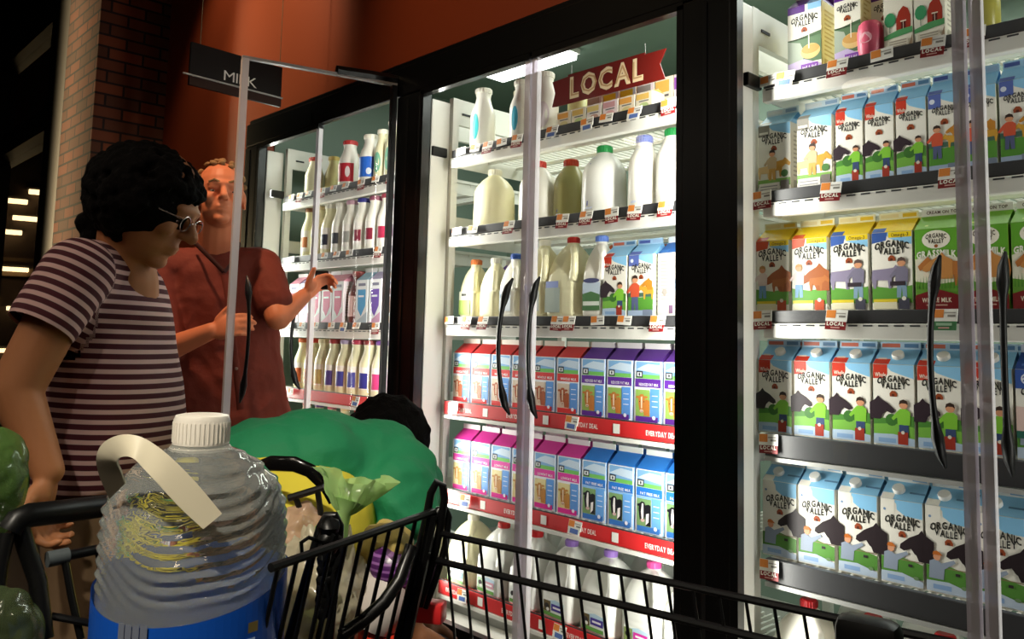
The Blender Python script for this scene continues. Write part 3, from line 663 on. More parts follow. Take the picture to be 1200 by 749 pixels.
def round_bottle(prof, body, cap, lab=None, n=28, caph=.016, capr=None, name='milk_bottle'):
    """lab: list of (a0, a1, z0, z1, colour, shape)"""
    root = empty(name); kids = []
    b = MB(); b.lathe(prof, body, n); o = b.build('bottle_body', root, smooth=True); kids.append(o)
    r, z = prof[-1]; cr = capr or r+.003
    b = MB(); b.lathe([(cr*.98, z-.004), (cr, z-.002), (cr, z+caph-.003), (cr-.003, z+caph)], ink(cap), 20)
    for k in range(20):
        a_ = 2*PI*k/20; b.box(cr*math.cos(a_)-.0008, cr*math.cos(a_)+.0008, cr*math.sin(a_)-.0008, cr*math.sin(a_)+.0008, z-.001, z+caph-.004, ink(cap))
    kids.append(b.build('bottle_cap', root, smooth=True))
    if lab:
        b = MB(); rad = profile_radius(prof)
        for k, (a0, a1, z0, z1, c, sh) in enumerate(lab):
            p = label_patch(a0+.7, a1+.7, z0, z1, rad, ink(c), k, shape=sh); b.add(p.v, p.f, ink(c))
        kids.append(b.build('label', root))
    return reg(root, kids)
def handle_jug(w, h, body, cap, labs, name='milk_jug', d=None, slot=True):
    """squarish plastic jug: its grip arches over a hollow in the shoulder towards the front right"""
    root = empty(name); kids = []; hw = w/2; hd = (d or w)/2
    b = MB()
    loft(b, [(hw*.93, hd*.93, 0, 5, 0, 0), (hw, hd, .010, 5, 0, 0), (hw, hd, h*.30, 5, 0, 0), (hw*.985, hd*.985, h*.33, 5, 0, 0), (hw, hd, h*.36, 5, 0, 0),
             (hw*.98, hd*.98, h*.52, 4.5, 0, 0), (hw*.92, hd*.92, h*.62, 3.6, -hw*.07, hd*.07), (hw*.80, hd*.80, h*.73, 3.0, -hw*.11, hd*.11), (hw*.60, hd*.60, h*.82, 2.4, -hw*.07, hd*.07), (hw*.36, hd*.36, h*.89, 2.2, 0, 0), (.020, .020, h*.905, 2, 0, 0), (.0185, .0185, h*.955, 2, 0, 0)], body)
    if slot:
        b.tube([(0, 0, h*.87), (hw*.46, -hd*.46, h*.83), (hw*.82, -hd*.82, h*.75), (hw*.88, -hd*.88, h*.64), (hw*.84, -hd*.84, h*.54), (hw*.74, -hd*.74, h*.46)], [.015, .0135, .0125, .0125, .014, .018], body, 12)
    o = b.build('jug_body', root); add_mods_mesh(o, .0032, 5); o.data.materials.clear(); o.data.materials.append(body); kids.append(o)
    b = MB(); z = h*.955; cr = .0205
    b.lathe([(cr, z-.008), (cr, z+.009), (cr-.003, z+.012)], ink(cap), 20)
    for k in range(20):
        a_ = 2*PI*k/20; b.box(cr*math.cos(a_)-.0008, cr*math.cos(a_)+.0008, cr*math.sin(a_)-.0008, cr*math.sin(a_)+.0008, z-.006, z+.008, ink(cap))
    kids.append(b.build('jug_cap', root, smooth=True))
    if labs:
        b = MB(); a = Art(b, lambda x, zz, dd: Vector((x, -hd-.0012-dd, zz)), .0002)
        for l in labs:
            if l[0] == 'r': a.rect(l[1]*hw, l[2]*h, l[3]*hw, l[4]*h, l[5])
            elif l[0] == 'c': a.circ(l[1]*hw, l[2]*h, l[3]*hw, l[5], l[4]*h, 18)
            elif l[0] == 'p': a.poly([(x*hw, z_*h) for x, z_ in l[1]], l[2])
            elif l[0] == 't': a.text(l[1], l[2]*hw, l[3]*h, l[4]*h, l[5], width=l[6]*hw)
        kids.append(b.build('label', root))
    return reg(root, kids)
def gal(col, c2, body=None, name=None):
    labs = [('r', -.62, .05, .62, .27, 'eef0ea'), ('p', [(-.62, .16), (.62, .16), (.62, .25), (.1, .27), (-.62, .22)], 'b9d4e6'), ('r', -.60, .10, -.18, .24, c2), ('c', -.40, .17, .14, .035, '2e2a2a'), ('c', -.34, .13, .09, .022, 'f0ece6'), ('r', -.12, .13, .58, .215, col), ('r', -.02, .16, .46, .185, 'f4f0f4'), ('r', -.60, .055, .60, .10, '6aa04c')]
    return labs
JUG = {}
def jug(key, *a, **k):
    if key not in JUG: JUG[key] = handle_jug(*a, **k)
    return JUG[key]
# lowest shelf, middle section: gallon jugs
row = [(-.395, 'f1ead6', ('dd', '4a9a8a', 'cfd8b8'), 'cream jug with a white cap'), (-.235, 'cf2f2c', ('dd', 'd8a0b0', 'b9d8b0'), 'jug with a red cap and pale label'), (-.075, 'd02c30', ('dd', 'b0303c', 'e4e8e4'), 'jug with a red cap and dark red label'),
       (.080, 'a07acc', ('dd', '4a3a96', '6a5a3a'), 'jug with a lilac cap, left of the two'), (.240, 'a07acc', ('dd', '4a3a96', '6a5a3a'), 'jug with a lilac cap, right of the two'), (.400, 'e2569c', ('dd', 'd63aa2', '8a9a5a'), 'jug with a pink cap and magenta label'), (.545, 'e2569c', ('dd', 'd63aa2', '8a9a5a'), 'jug with a pink cap, mostly behind the post')]
def capname(c): return {'f1ead6': 'white', 'cf2f2c': 'red', 'd02c30': 'red', 'a07acc': 'lilac', 'e2569c': 'pink'}[c]
for i, (x, cap, (q, c1, c2), t) in enumerate(row):
    p = jug(('g', cap, c1),   .148, .236, MILKG if i else MILKC, cap, gal(c1, c2))
    place(p, (x, .142, ZS[1][5]+.0006), -.06, 'gallon '+t+', lowest shelf of the middle section', 'milk jug', 'gallon jugs on the lowest middle shelf')
for i in range(6):
    p = jug('gback', .148, .250, MILKG, 'f1ead6', None)
    place(p, (-.38+i*.16, .345, ZS[1][5]+.0006), 0, 'plain gallon jug in the rear row, %s from left, lowest shelf of middle section' % NTH[i], 'milk jug', 'gallon jugs on the lowest middle shelf')
# lowest shelf, nearest section
for i, (x, cap, t) in enumerate(((.872, 'c8242a', 'red'), (1.030, 'c8242a', 'red'), (1.188, 'c8242a', 'red'), (1.345, '3a52b4', 'blue'))):
    p = jug(('n', cap), .148, .232, MILK, cap, [('r', -.6, .1, .6, .4, 'efece4')])
    place(p, (x, .142, .345+.0006), -.06, 'gallon milk jug with a %s cap, %s from left, lowest shelf of nearest section' % (t, NTH[i]), 'milk jug', 'gallon jugs on the lowest nearest shelf')
for i in range(4):
    p = jug('nback', .148, .242, MILKG, 'd8d4c8', None)
    place(p, (.93+i*.16, .345, .3456), .1, 'plain gallon jug in the rear row, %s from left, lowest shelf of nearest section' % NTH[i], 'milk jug', 'gallon jugs on the lowest nearest shelf')
# third shelf, middle section
T3 = [(-.425, .094, .215, MILKC, 'd8783a', [('r', -.8, .05, .5, .30, 'a4c060'), ('r', -.8, .3, .3, .45, 'd8dcc8'), ('r', -.5, .37, .1, .41, '3a3a3a')], 'half gallon jug with an orange cap and green label'),
      (-.315, .094, .215, MILKC, 'eeeadb', None, 'unlabelled cream half gallon jug with a white cap'),
      (-.210, .094, .225, MILK, '3f6ac8', [('r', -.7, .1, .5, .42, 'd6e0ea'), ('r', -.6, .3, .4, .36, '7a9ac0')], 'half gallon jug with a blue cap and pale blue label'),
      (-.085, .125, .268, MILKC, 'f0ece0', [('r', -.7, .08, .6, .34, 'cfd6d2'), ('r', -.5, .35, .4, .42, '8a9ad8')], 'tall jug just left of the door seam'),
      (.040, .140, .270, MILKC, 'c8342c', [('r', -.85, .06, .1, .36, 'b0bcb4'), ('r', -.8, .36, 0, .44, '9aa8dc')], 'large cream jug with a red cap right of the door seam'),
      (.182, .096, .262, MILK, '6f8edc', [('r', -.75, .08, .75, .42, 'c4d4e6'), ('p', [(-.75, .08), (.75, .08), (.75, .27), (0, .31), (-.75, .28)], '4f7a4c'), ('r', -.7, .14, .7, .19, 'dfe6dc'), ('c', 0, .44, .7, .03, '4a4e7a')], 'tall jug with a pale blue cap and landscape label')]
for i, (x, w, h, m, cap, labs, t) in enumerate(T3):
    p = jug(('t3', i), w, h, m, cap, labs); place(p, (x, .10+w/2, ZS[1][2]+.0006), 0, t+', third middle shelf', 'milk jug', 'jugs on the third middle shelf')
p = jug('t3b', .12, .25, MILKD, 'd8662e', None); place(p, (.115, .30, ZS[1][2]+.0006), 0, 'dull yellow jug with an orange cap behind the red capped jug, third shelf', 'milk jug', 'jugs on the third middle shelf')
# second shelf, middle section: wide shouldered bottles
def wide(R, h, sh=.62): return [(R*.94, 0), (R, .008), (R, h*.30), (R*.985, h*.45), (R*.97, h*sh), (R*.86, h*(sh+.10)), (R*.62, h*(sh+.20)), (.026, h*.90), (.022, h*.93)]
LB = [(-.95, -.55, .02, .19, 'd4dcf0', None), (-.85, -.78, .03, .17, '5a66b0', None)]
SH2 = [(-.375, .078, .255, MILKC, 'f4f0dc', LB, 'wide cream bottle with a pale cap at the left end'), (-.255, .066, .235, MILKY, 'ece8cc', None, 'yellowish bottle with a pale cap behind the first'), (-.135, .070, .25, MILK, 'd64a40', LB, 'white bottle with a red cap left of the door seam'),
       (-.005, .060, .24, MILKD, 'c0442c', LB, 'olive toned bottle with a brick red cap right of the seam'), (.062, .052, .232, MILKY, 'c0442c', LB, 'yellowish bottle with a brick red cap, second after the seam'),
       (.162, .074, .262, MILKG, '2f9a52', LB, 'widest white bottle with a green cap'), (.262, .056, .25, MILKD, '2a7a48', None, 'dark olive bottle with a dark green cap behind the others'),
       (.342, .050, .262, MILK, '3c5cb8', LB[:1], 'slim white bottle with a blue cap'), (.448, .052, .268, MILK, '2f9a52', None, 'slim white bottle with a green cap'), (.548, .052, .25, MILK, 'b8343a', [(-.6, .4, .08, .14, 'e4dcdc', 'oval'), (-.4, .2, .10, .12, '3a2a2e', 'oval')], 'white bottle with a small dark emblem at the right end')]
for i, (x, R, h, m, cap, lab, t) in enumerate(SH2):
    h *= .885; p = round_bottle(wide(R, h), m, cap, lab, capr=.0255, caph=.020)
    y = {1: .29, 3: .20, 4: .26, 6: .27}.get(i, .105+R); place(p, (x, y, ZS[1][1]+.0006), .0, t+', second middle shelf', 'milk bottle', 'bottles on the second middle shelf')
# top shelf, middle section
TL = [(-.42, .42, .04, .155, 'f4f4ec', 'oval'), (-.34, .34, .05, .145, '3fb4b8', 'oval')]
def slim(R, h): return [(R*.94, 0), (R, .006), (R, h*.55), (R*.92, h*.62), (R*.66, h*.76), (R*.56, h*.85), (R*.60, h*.89), (.6*R, h*.93)]
for i, (x, y, R, h, m, cap, lab, t) in enumerate(((-.415, .15, .048, .245, MILK, 'f2efe2', [(-.9, -.1, .03, .15, 'f4f4ec', 'oval'), (-.8, -.2, .04, .14, '3fb4b8', 'oval')], 'slim white bottle with a teal oval label at the left end'),
      (-.300, .24, .046, .235, MILKC, 'e8e4c4', None, 'cream bottle between the two teal labelled ones'), (-.205, .15, .044, .232, MILK, 'f2efe2', [(-.9, -.1, .03, .14, 'f4f4ec', 'oval'), (-.8, -.2, .04, .13, '46a8c4', 'oval')], 'slim bottle with a blue green oval label'),
      (-.09, .15, .050, .235, MILK, 'f2efe2', [(-.5, .4, .03, .12, 'e4d8dc', 'oval')], 'white bottle beside the door seam'), (-.015, .24, .036, .24, MILKY, '2c7a3c', [(-.6, .6, .06, .15, 'e6cf8a', None)], 'yellow bottle with a green cap behind the seam'))):
    p = round_bottle(slim(R, h), m, cap, lab); place(p, (x, y, ZS[1][0]+.0006), 0, t+', top middle shelf', 'milk bottle', 'bottles on the top middle shelf')
# small cartons on the top shelf, middle section
def small_box(w, h, c1, c2, c3):
    root = empty('small_carton'); b = MB(); b.box(-w/2, w/2, 0, w, 0, h, ink('f2ecdc'), bev=.001)
    a = Art(b, lambda x, z, d: Vector((x, -d, z))); a.rect(-w/2+.002, h*.04, w/2-.002, h*.98, c1); a.rect(-w/2+.002, h*.62, w/2-.012, h*.92, c2); a.circ(0, h*.28, w*.3, c3, h*.18); a.rect(-w*.3, h*.50, w*.3, h*.56, '6a6a6a')
    k = [b.build('box_body', root)]; b = MB(); b.box(-w/2+.001, w/2-.001, w/2-.002, w/2+.002, h, h+.010, ink('f2ecdc')); b.add([(-w/2, 0, h), (w/2, 0, h), (w/2, w/2, h+.009), (-w/2, w/2, h+.009), (w/2, w, h), (-w/2, w, h)], [(0, 1, 2, 3), (3, 2, 4, 5), (1, 4, 2), (0, 3, 5)], ink(c2)); k.append(b.build('folded_top', root)); return reg(root, k)
cols = [('ecdcc0', 'e4a04a', 'd8c890'), ('ece0c8', 'e2b860', 'b8c88a'), ('efe2dc', 'e8cc7a', 'c8a090'), ('f2dede', 'd8a0a0', 'e8b0b0')]
for i in range(6):
    p = small_box(.062, .060, *cols[i % 4]); place(p, (.050+i*.066, .10, ZS[1][0]+.0006), 0, 'small low carton in the front row, %s from left, under the red banner' % NTH[i], 'carton', 'small cartons on the top middle shelf')
cols2 = [('dfe6ea', 'b0a8a0', 'd8c0b0'), ('c8e0ea', 'e8d83a', 'c0dce4'), ('c4dcea', 'e8d83a', 'e0e4d0'), ('ece4ec', '9a9a94', '8ab07a'), ('f2ecd8', 'e8c060', 'e8d0a0'), ('efe6f0', 'a060c0', '88b078'), ('efe6f0', 'a060c0', '88b078')]
for i in range(7):
    p = small_box(.066, .125, *cols2[i]); place(p, (.105+i*.0705, .19, ZS[1][0]+.0006), 0, 'small upright carton in the second row, %s from left, under the red banner' % NTH[i], 'carton', 'small cartons on the top middle shelf')
# far left section
def far_bottle(t, R, h, m, cap, lab): return round_bottle(slim(R, h), m, cap, lab, n=18)
FB = {}
def fb(i, *a):
    if i not in FB: FB[i] = far_bottle(*a)
    return FB[i]
r1 = [(-1.645, .15, .046, .19, MILKC, 'b8402e', None, 'cream bottle with a red cap'), (-1.555, .20, .040, .19, MILKY, 'd8c070', None, 'yellow bottle with a tan cap'), (-1.42, .22, .040, .19, MILK, 'c08a80', [(-.7, .3, .03, .10, 'c0a8a8', None)], 'pale bottle behind'), (-1.335, .15, .050, .225, MILK, 'c43c3c', [(-1.2, .7, .03, .115, 'c4303c', None), (-.1, .35, .05, .10, 'e8d8d8', 'oval')], 'bottle with a red cap and red label'),
      (-1.265, .26, .04, .19, MILKC, '9a5a4a', None, 'brown capped bottle in the rear'), (-1.165, .15, .050, .225, MILK, 'f0ecdc', [(-1.2, .7, .03, .12, '2f6ad0', None), (-.1, .4, .04, .07, 'dfe8f4', 'oval')], 'white capped bottle with a blue label'), (-1.075, .15, .036, .235, MILKC, 'f0ecdc', [(-.9, .1, .04, .13, '7ab89a', 'oval')], 'slim cream bottle with a green oval, left of three'),
      (-.995, .15, .036, .262, MILKC, 'f4f0e4', [(-.9, .1, .04, .14, '8ac4a8', 'oval')], 'slim cream bottle with a green oval, middle of three'), (-.915, .15, .036, .285, MILKC, 'f4f0e4', [(-.9, .1, .04, .14, '8ac4a8', 'oval')], 'slim cream bottle with a green oval, right of three'), (-.84, .15, .036, .27, MILKC, 'f4f0e4', None, 'slim cream bottle next to the post')]
for i, (x, y, R, h, m, cap, lab, t) in enumerate(r1):
    p = far_bottle(t, R, h, m, cap, lab); place(p, (x, y, ZS[0][0]+.0006), 0, t+', far left top shelf', 'milk bottle', 'bottles on the top far shelf')
caps = ['8a5a3a', 'd8c8a0', 'e8e4d8', 'e4e0d4', 'c8a0b0', '3a3a8a', '9a5a70', 'a04050', '3a3a8a', 'c8a0b0']
labc = ['b06a3a', 'c8c070', '3a3a4a', '4a4a50', 'a8a8a0', '8a2c40', '8a2c40', 'b03050', '703060', 'c86a90']
for i in range(10):
    x = -1.66+i*.092
    p = far_bottle('', .043, .245, MILKC if i < 3 else MILK, caps[i], [(-1.1, .3, .03, .13, 'efe9e2', None), (-.9, .05, .05, .10, labc[i], None)])
    place(p, (x, .15, ZS[0][1]+.0006), 0, 'milk bottle, %s from left, second shelf of the far left section' % NTH[i], 'milk bottle', 'bottles on the second far shelf')
    if i < 9: place(p, (x+.04, .26, ZS[0][1]+.0006), 0, 'milk bottle in the rear row, %s from left, second shelf of the far left section' % NTH[i], 'milk bottle', 'bottles on the second far shelf')
TOPC.update(far_teal=('9fc8dc', 'e6e8ea', 'eef0f0'), far_violet=('b0a8cc', 'e8e6ea', 'eef0f0'), far_pinkc=('e4a0b4', 'f0e4e8', 'f2ecee'), far_tan=('b48a60', 'd8c8b0', 'e8e0d4'))
def A_far(c1, c2):
    def f(a, w):
        h = w/2; a.rect(-h+.001, .002, h-.001, HB-.001, 'eceef0'); a.rect(-.3*w, .160, .3*w, .172, '7a7a90')
        a.poly([(-.3*w, .06), (0, .03), (.34*w, .075), (.34*w, .145), (-.34*w, .145)], c1); a.rect(-.26*w, .112, .20*w, .120, 'e8ecf2'); a.poly([(-h+.001, .002), (h-.001, .002), (h-.001, .05)], c2)
    return f
ARTF.update(far_teal=A_far('3a9ad0', 'b8c8d4'), far_violet=A_far('6a44a8', 'd4a0c0'), far_pinkc=A_far('d05a80', 'e8b8c8'), far_tan=A_far('8a5a3a', 'c8a878'))
for k in ('far_teal', 'far_violet', 'far_pinkc', 'far_tan'): GABF[k] = gab((.1, .3, .9, .6, 'f0eef0'))
SH.update(far_teal='white and light blue', far_violet='white and violet', far_pinkc='white and pink', far_tan='tan')
for i, (k, x) in enumerate((('far_pinkc', -1.70), ('far_violet', -1.60), ('far_pinkc', -1.50), ('far_pinkc', -1.40), ('far_pinkc', -1.305), ('far_teal', -1.115), ('far_violet', -1.015), ('far_tan', -.915), ('far_tan', -.815))):
    put_carton(k, x, 0, 2, i if i < 5 else i+1, w=.090)
p = far_bottle('', .046, .23, mat('cocoa', '7a3c34', .3), 'a04848', [(-1.2, .6, .03, .12, 'e0b8b0', None)]); place(p, (-1.212, .15, ZS[0][2]+.0006), 0, 'brown drink bottle with a pale pink label, third shelf of far left section', 'drink bottle')
lab4 = ['d06a3a', 'd0703a', 'c8b070', '5a4a8a', '4a4a9a', '4a4a9a', '3a3a8a', 'd0407a', 'e0c0c8', 'c83a50']
for i in range(10):
    x = -1.665+i*.093
    p = far_bottle('', .044, .235, MILKC, ['c86a3a', 'c8402e', 'd8c8a0', 'a03a3a', 'b0a0c0', 'b03a50', '8a3a3a', '7a4a9a', 'd8a0b8', 'd06a90'][i], [(-1.1, .3, .025, .12, 'f0eae4', None), (-.95, .1, .03, .095, lab4[i], None)])
    place(p, (x, .15, ZS[0][3]+.0006), 0, 'cream bottle, %s from left, fourth shelf of the far left section' % NTH[i], 'milk bottle', 'bottles on the fourth far shelf')
    place(p, (x+.04, .26, ZS[0][3]+.0006), 0, 'cream bottle in the rear row, %s from left, fourth shelf of the far left section' % NTH[i], 'milk bottle', 'bottles on the fourth far shelf')
for i in range(8):
    x = -1.63+i*.11
    p = jug(('f5', i % 4), .10, .245, MILKC, ['b0402e', '6a4a8a', 'c86a80', 'e8d0a0'][i % 4], [('r', -.6, .1, .6, .4, 'e8e4ea')])
    place(p, (x, .16, ZS[0][4]+.0006), 0, 'jug, %s from left, fifth shelf of the far left section' % NTH[i], 'milk jug', 'jugs on the fifth far shelf')
# odd packs on the nearest top shelf
b = MB(); PNK = mat('pink_pack', 'e0607c', .35); b.lathe([(.018, 0), (.026, .008), (.030, .035), (.031, .07), (.027, .09), (.020, .098)], PNK, 20); r_ = b.build('pack_body', None, smooth=True)
e = empty('yogurt_pack', (1.058, .115, ZS[2][0]+.0006)); r_.parent = e; tag(e, 'small rounded pink pack beside the half and half cartons, top shelf', 'pack')
b = MB(); a = Art(b, lambda x, z, d: Vector((.0312*math.sin(x/.03), -.0312*math.cos(x/.03)-d, z))); a.circ(0, .052, .016, 'f0b0bc', .014); b.build('label', e)
b = MB(); b.lathe([(.026, 0), (.030, .01), (.030, .10), (.020, .125), (.012, .14), (.012, .15)], mat('lime_bottle', 'a8a24a', .3), 20); r_ = b.build('bottle_body', None, smooth=True)
e = empty('lime_bottle', (1.30, .16, ZS[2][0]+.0006)); r_.parent = e; tag(e, 'olive yellow bottle right of the door seam, top shelf of nearest section', 'bottle')
b = MB(); b.lathe([(.014, .148), (.014, .165), (.012, .168)], ink('c0b45a'), 16); b.build('bottle_cap', e)

# ---------------------------------------------------------------- price tags
def tag_mesh(kind):
    root = MB(); w = .052; h1 = .024; h2 = .020
    root.box(-w/2, w/2, -.0012, 0, -h1, .004, PAPER)
    a = Art(root, lambda x, z, d: Vector((x, -.0012-d, z)))
    a.rect(-w/2+.001, -h1+.008, -w/2+.024, .003, '%s' % 'e2893c'); a.rect(-.001, -.006, w/2-.004, -.003, 'a8a49c'); a.rect(.006, -.014, w/2-.004, -.009, '8a867e')
    kids = []
    if kind in ('local', 'green'):
        c = '84191c' if kind == 'local' else '3f7a4c'
        root.box(-w/2+.001, w/2-.001, -.0012, 0, -h1-h2, -h1, ink(c)); (a.text('LOCAL', 0, -h1-.010, .0085, 'f6efe2', .05, width=w*.82) if kind == 'local' else a.rect(-.016, -h1-.010, .016, -h1-.004, '9cc0a0')); a.rect(-.011, -h1-.0165, .011, -h1-.0135, 'd8a49a')
    if kind == 'code':
        root.box(-w/2+.001, w/2-.004, -.0012, 0, -h1-.014, -h1, PAPER); a.rect(-.016, -h1-.010, .016, -h1+.004, '5a74b4')
    return root
TAGM = {k: tag_mesh(k) for k in ('local', 'plain', 'code', 'green')}; TAGO = {}
def put_tag(kind, x, s, r, i, tilt=.14, lean=0, label=None):
    if kind not in TAGO: TAGO[kind] = o = TAGM[kind].build('price_tag')
    else: o = TAGO[kind].copy(); COL.objects.link(o)
    o.location = (x, .052, ZS[s][r]-.001); o.rotation_euler = (-tilt, lean, 0)
    d = {'local': 'price tag with a maroon LOCAL strip', 'plain': 'plain white and orange price tag', 'code': 'white price tag with a blue square', 'green': 'price tag with a green lower strip'}[kind]
    tag(o, label or '%s, %s from left, %s shelf, %s section' % (d, NTH[i], ORD[r], SEC[s]), 'price tag', 'price tags on the shelf rails')
# nearest section (x from the left post)
TG = {(2, 0): [('plain', .822), ('code', .868), ('local', 1.005), ('plain', 1.11), ('local', 1.225), ('local', 1.305)], (2, 1): [('local', .800), ('local', .985), ('local', 1.255)], (2, 2): [('local', .800), ('local', .995), ('green', 1.235)],
      (2, 3): [('local', .815)], (2, 4): [('local', .815)],
      (1, 0): [('plain', -.42), ('plain', -.34), ('local', -.27), ('plain', -.20), ('local', -.12), ('code', .045), ('code', .195), ('plain', .275), ('code', .385), ('local', .505)],
      (1, 1): [('plain', -.43), ('plain', -.34), ('local', -.15), ('plain', -.04), ('local', .10), ('local', .20), ('local', .30), ('local', .39), ('local', .50)],
      (1, 2): [('plain', -.46), ('local', -.36), ('local', -.27), ('local', -.04), ('local', .085), ('local', .135), ('plain', .25), ('plain', .355), ('local', .475)],
      (1, 3): [('code', -.42), ('code', .155)], (1, 4): [('code', -.34), ('code', .175)], (1, 5): [('code', -.34), ('code', .12)],
      (0, 0): [('plain', -1.68), ('local', -1.60), ('plain', -1.52), ('local', -1.40), ('plain', -1.30), ('plain', -1.2), ('local', -1.08), ('plain', -.97), ('local', -.86)],
      (0, 1): [('plain', -1.65), ('plain', -1.35), ('plain', -1.25), ('plain', -1.15), ('local', -.93)], (0, 2): [('plain', -1.65), ('plain', -1.52), ('plain', -1.4), ('plain', -1.27), ('code', -1.17), ('plain', -1.07), ('local', -.93)],
      (0, 3): [('plain', -1.6), ('code', -1.05)]}
for (s, r), L in TG.items():
    for i, (k, x) in enumerate(L): put_tag(k, x, s, r, i, .10+.08*((i*7) % 3), .05*((i*5) % 3-1))

# hanging LOCAL banner inside the middle section
b = MB(); BAN = ink('6a1812'); 
pts = [(-.235, -.050), (-.215, -.052), (.225, -.052), (.205, .0), (.228, .040), (.150, .040), (.150, .046), (-.165, .046), (-.165, .040), (-.235, .036), (-.222, -.005)]
b.prism(pts, -.0015, .0015, BAN); a = Art(b, lambda x, z, d: Vector((x, -.0015-d, z)), .0003)
a.text('LOCAL', -.005, -.034, .066, 'ecd2a8', .05, width=.300); a.text('LOCAL', -.005, -.030, .058, 'c49a6c', -.012, width=.290)
o = b.build('local_banner', loc=(.245, .085, 2.030)); o.rotation_euler = (0, .0, 0); tag(o, 'dark red LOCAL banner with cream letters hanging above the top shelf', 'sign')
for sx in (-.15, .15):
    b = MB(); b.tube([(sx, 0, .045), (sx, 0, .075)], .0008, STEEL, 5); b.build('cord', o)

# ---------------------------------------------------------------- MILK sign on the cords
L0 = Vector((-1.3337, -0.6126, 2.2619)); L1 = Vector((-1.3590, -0.2003, 2.2758)); zc = (L0.z+L1.z)/2
ang = math.atan2(L1.y-L0.y, L1.x-L0.x); wsg = (L1-L0).length; mid = (L0+L1)/2
e = empty('milk_sign', (mid.x, mid.y, zc), ang); tag(e, 'black hanging aisle sign reading MILK in white letters', 'sign')
b = MB(); SB = mat('sign_black', '141210', .5); b.box(-wsg/2, wsg/2, -.008, .008, -.088, .088, SB, bev=.002)
b.box(-wsg/2, wsg/2, -.0095, -.008, -.088, -.052, mat('sign_brown', '30180e', .5)); b.build('sign_board', e)
b = MB(); a = Art(b, lambda x, z, d: Vector((x, -.009-d, z)), .0004); a.text('MILK', .012, -.034, .042, INKW, .0, width=.150); b.build('lettering', e)
b = MB(); b.box(-wsg/2-.03, wsg/2+.004, -.016, -.008, -.052, -.046, STEEL, bev=.001); b.build('front_rod', e)
for x in (-wsg/2+.04, wsg/2-.01):
    b = MB(); b.tube([(x, 0, .085), (x, 0, 4.0-zc)], .0016, mat('cord', '8a7a5a', .6), 6); b.build('cord', e)

# ---------------------------------------------------------------- shopping cart
cart = empty('shopping_cart', (1.15, -1.42, 0)); tag(cart, 'black wire shopping cart holding the water jug and bags, in the foreground', 'shopping cart')
CO = Vector((1.15, -1.42, 0))
def cb(b, name, smooth=True, parent=cart):
    b.v = [tuple(Vector(v)-CO) for v in b.v]; return b.build(name, parent, smooth=smooth)
bv = Vector((.985, .172, 0)); K = Vector((1.1319, -1.2538, 0.9762)); av = Vector((.366, -.930, 0))
# far side panel of the basket
b = MB(); z1 = .976; p0 = Vector((K.x, K.y, z1)); WT = .0030
b.tube([p0, p0+bv*.95], .0036, WIREB, 8)
lean = Vector((.16, .03, -1))
for dz in (.031, ): b.tube([p0+lean*dz-bv*.01, p0+bv*.95+lean*dz], .0040, WIREB, 8)
for dz in (.22, .42): b.tube([p0+lean*dz, p0+bv*.95+lean*dz], .0032, WIREB, 8)
for i in range(38):
    q = p0+bv*(.008+.0252*i); b.tube([q, q+lean*.46], .0017, WIREB, 6)
cb(b, 'basket_side')
# near side and front of the basket, below and beside the picture
b = MB(); n0 = p0+av*.50; b.tube([n0-Vector((0, 0, .12)), n0+bv*.95-Vector((0, 0, .12))], .0036, WIREB, 8)
for dz in (.24, .42): b.tube([n0+Vector((0, 0, -dz)), n0+bv*.95+Vector((0, 0, -dz))], .0030, WIREB, 8)
for i in range(38):
    q = n0+bv*(.008+.0252*i); b.tube([q-Vector((0, 0, .12)), q-Vector((0, 0, .46))], .0017, WIREB, 6)
cb(b, 'basket_side')
b = MB()
for dz in (.0, .16, .32, .44): b.tube([p0+bv*.95+Vector((0, 0, -dz-.01)), n0+bv*.95+Vector((0, 0, -dz-.13 if dz == 0 else -dz))], .0034, WIREB, 8)
for i in range(20):
    q = p0+bv*.95+av*(.025*i); b.tube([q-Vector((0, 0, .02+.0055*i)), q-Vector((0, 0, .46))], .0017, WIREB, 6)
cb(b, 'basket_front')
b = MB()
for i in range(20): q = p0+av*(.0255*i)-Vector((0, 0, .46)); b.tube([q, q+bv*.95], .002, WIREB, 6)
for i in range(12): q = p0+bv*(.08*i)-Vector((0, 0, .46)); b.tube([q, q+av*.5], .002, WIREB, 6)
cb(b, 'basket_floor')
# hinged rear panel with the seat
r0 = Vector((1.1870, -1.4909, 0.9895)); r1 = Vector((1.1278, -1.2616, 1.0005)); rr_ = (r0-r1); far = r1+rr_*1.02
b = MB(); b.tube([r1, r0, far], .0045, WIREB, 8); ln = Vector((-.25, -.05, -1))
for i in range(11):
    q = r1+(far-r1)*(.04+.092*i); b.tube([q, q+ln*.30], .0023, WIREB, 6)
b.tube([r1+ln*.20, far+ln*.20], .0035, WIREB, 8); b.tube([r1+ln*.30, far+ln*.30], .0035, WIREB, 8)
cb(b, 'rear_panel')
def hairpin(b, top, legs, r):
    b.tube(legs[0][::-1]+[top]+legs[1], r, WIREB, 10)
b = MB()
b.tube([(1.1088, -1.2920, 0.8610), (1.1150, -1.2843, 0.9067), (1.1191, -1.2729, 0.9622), (1.1231, -1.2666, 1.0003), (1.1269, -1.2655, 1.0219), (1.1322, -1.2615, 1.0348), (1.1367, -1.2561, 1.0301), (1.1373, -1.2535, 1.0154), (1.1332, -1.2541, 0.9889), (1.1250, -1.2571, 0.9467), (1.1115, -1.2641, 0.8925)], .0048, WIREB, 10)
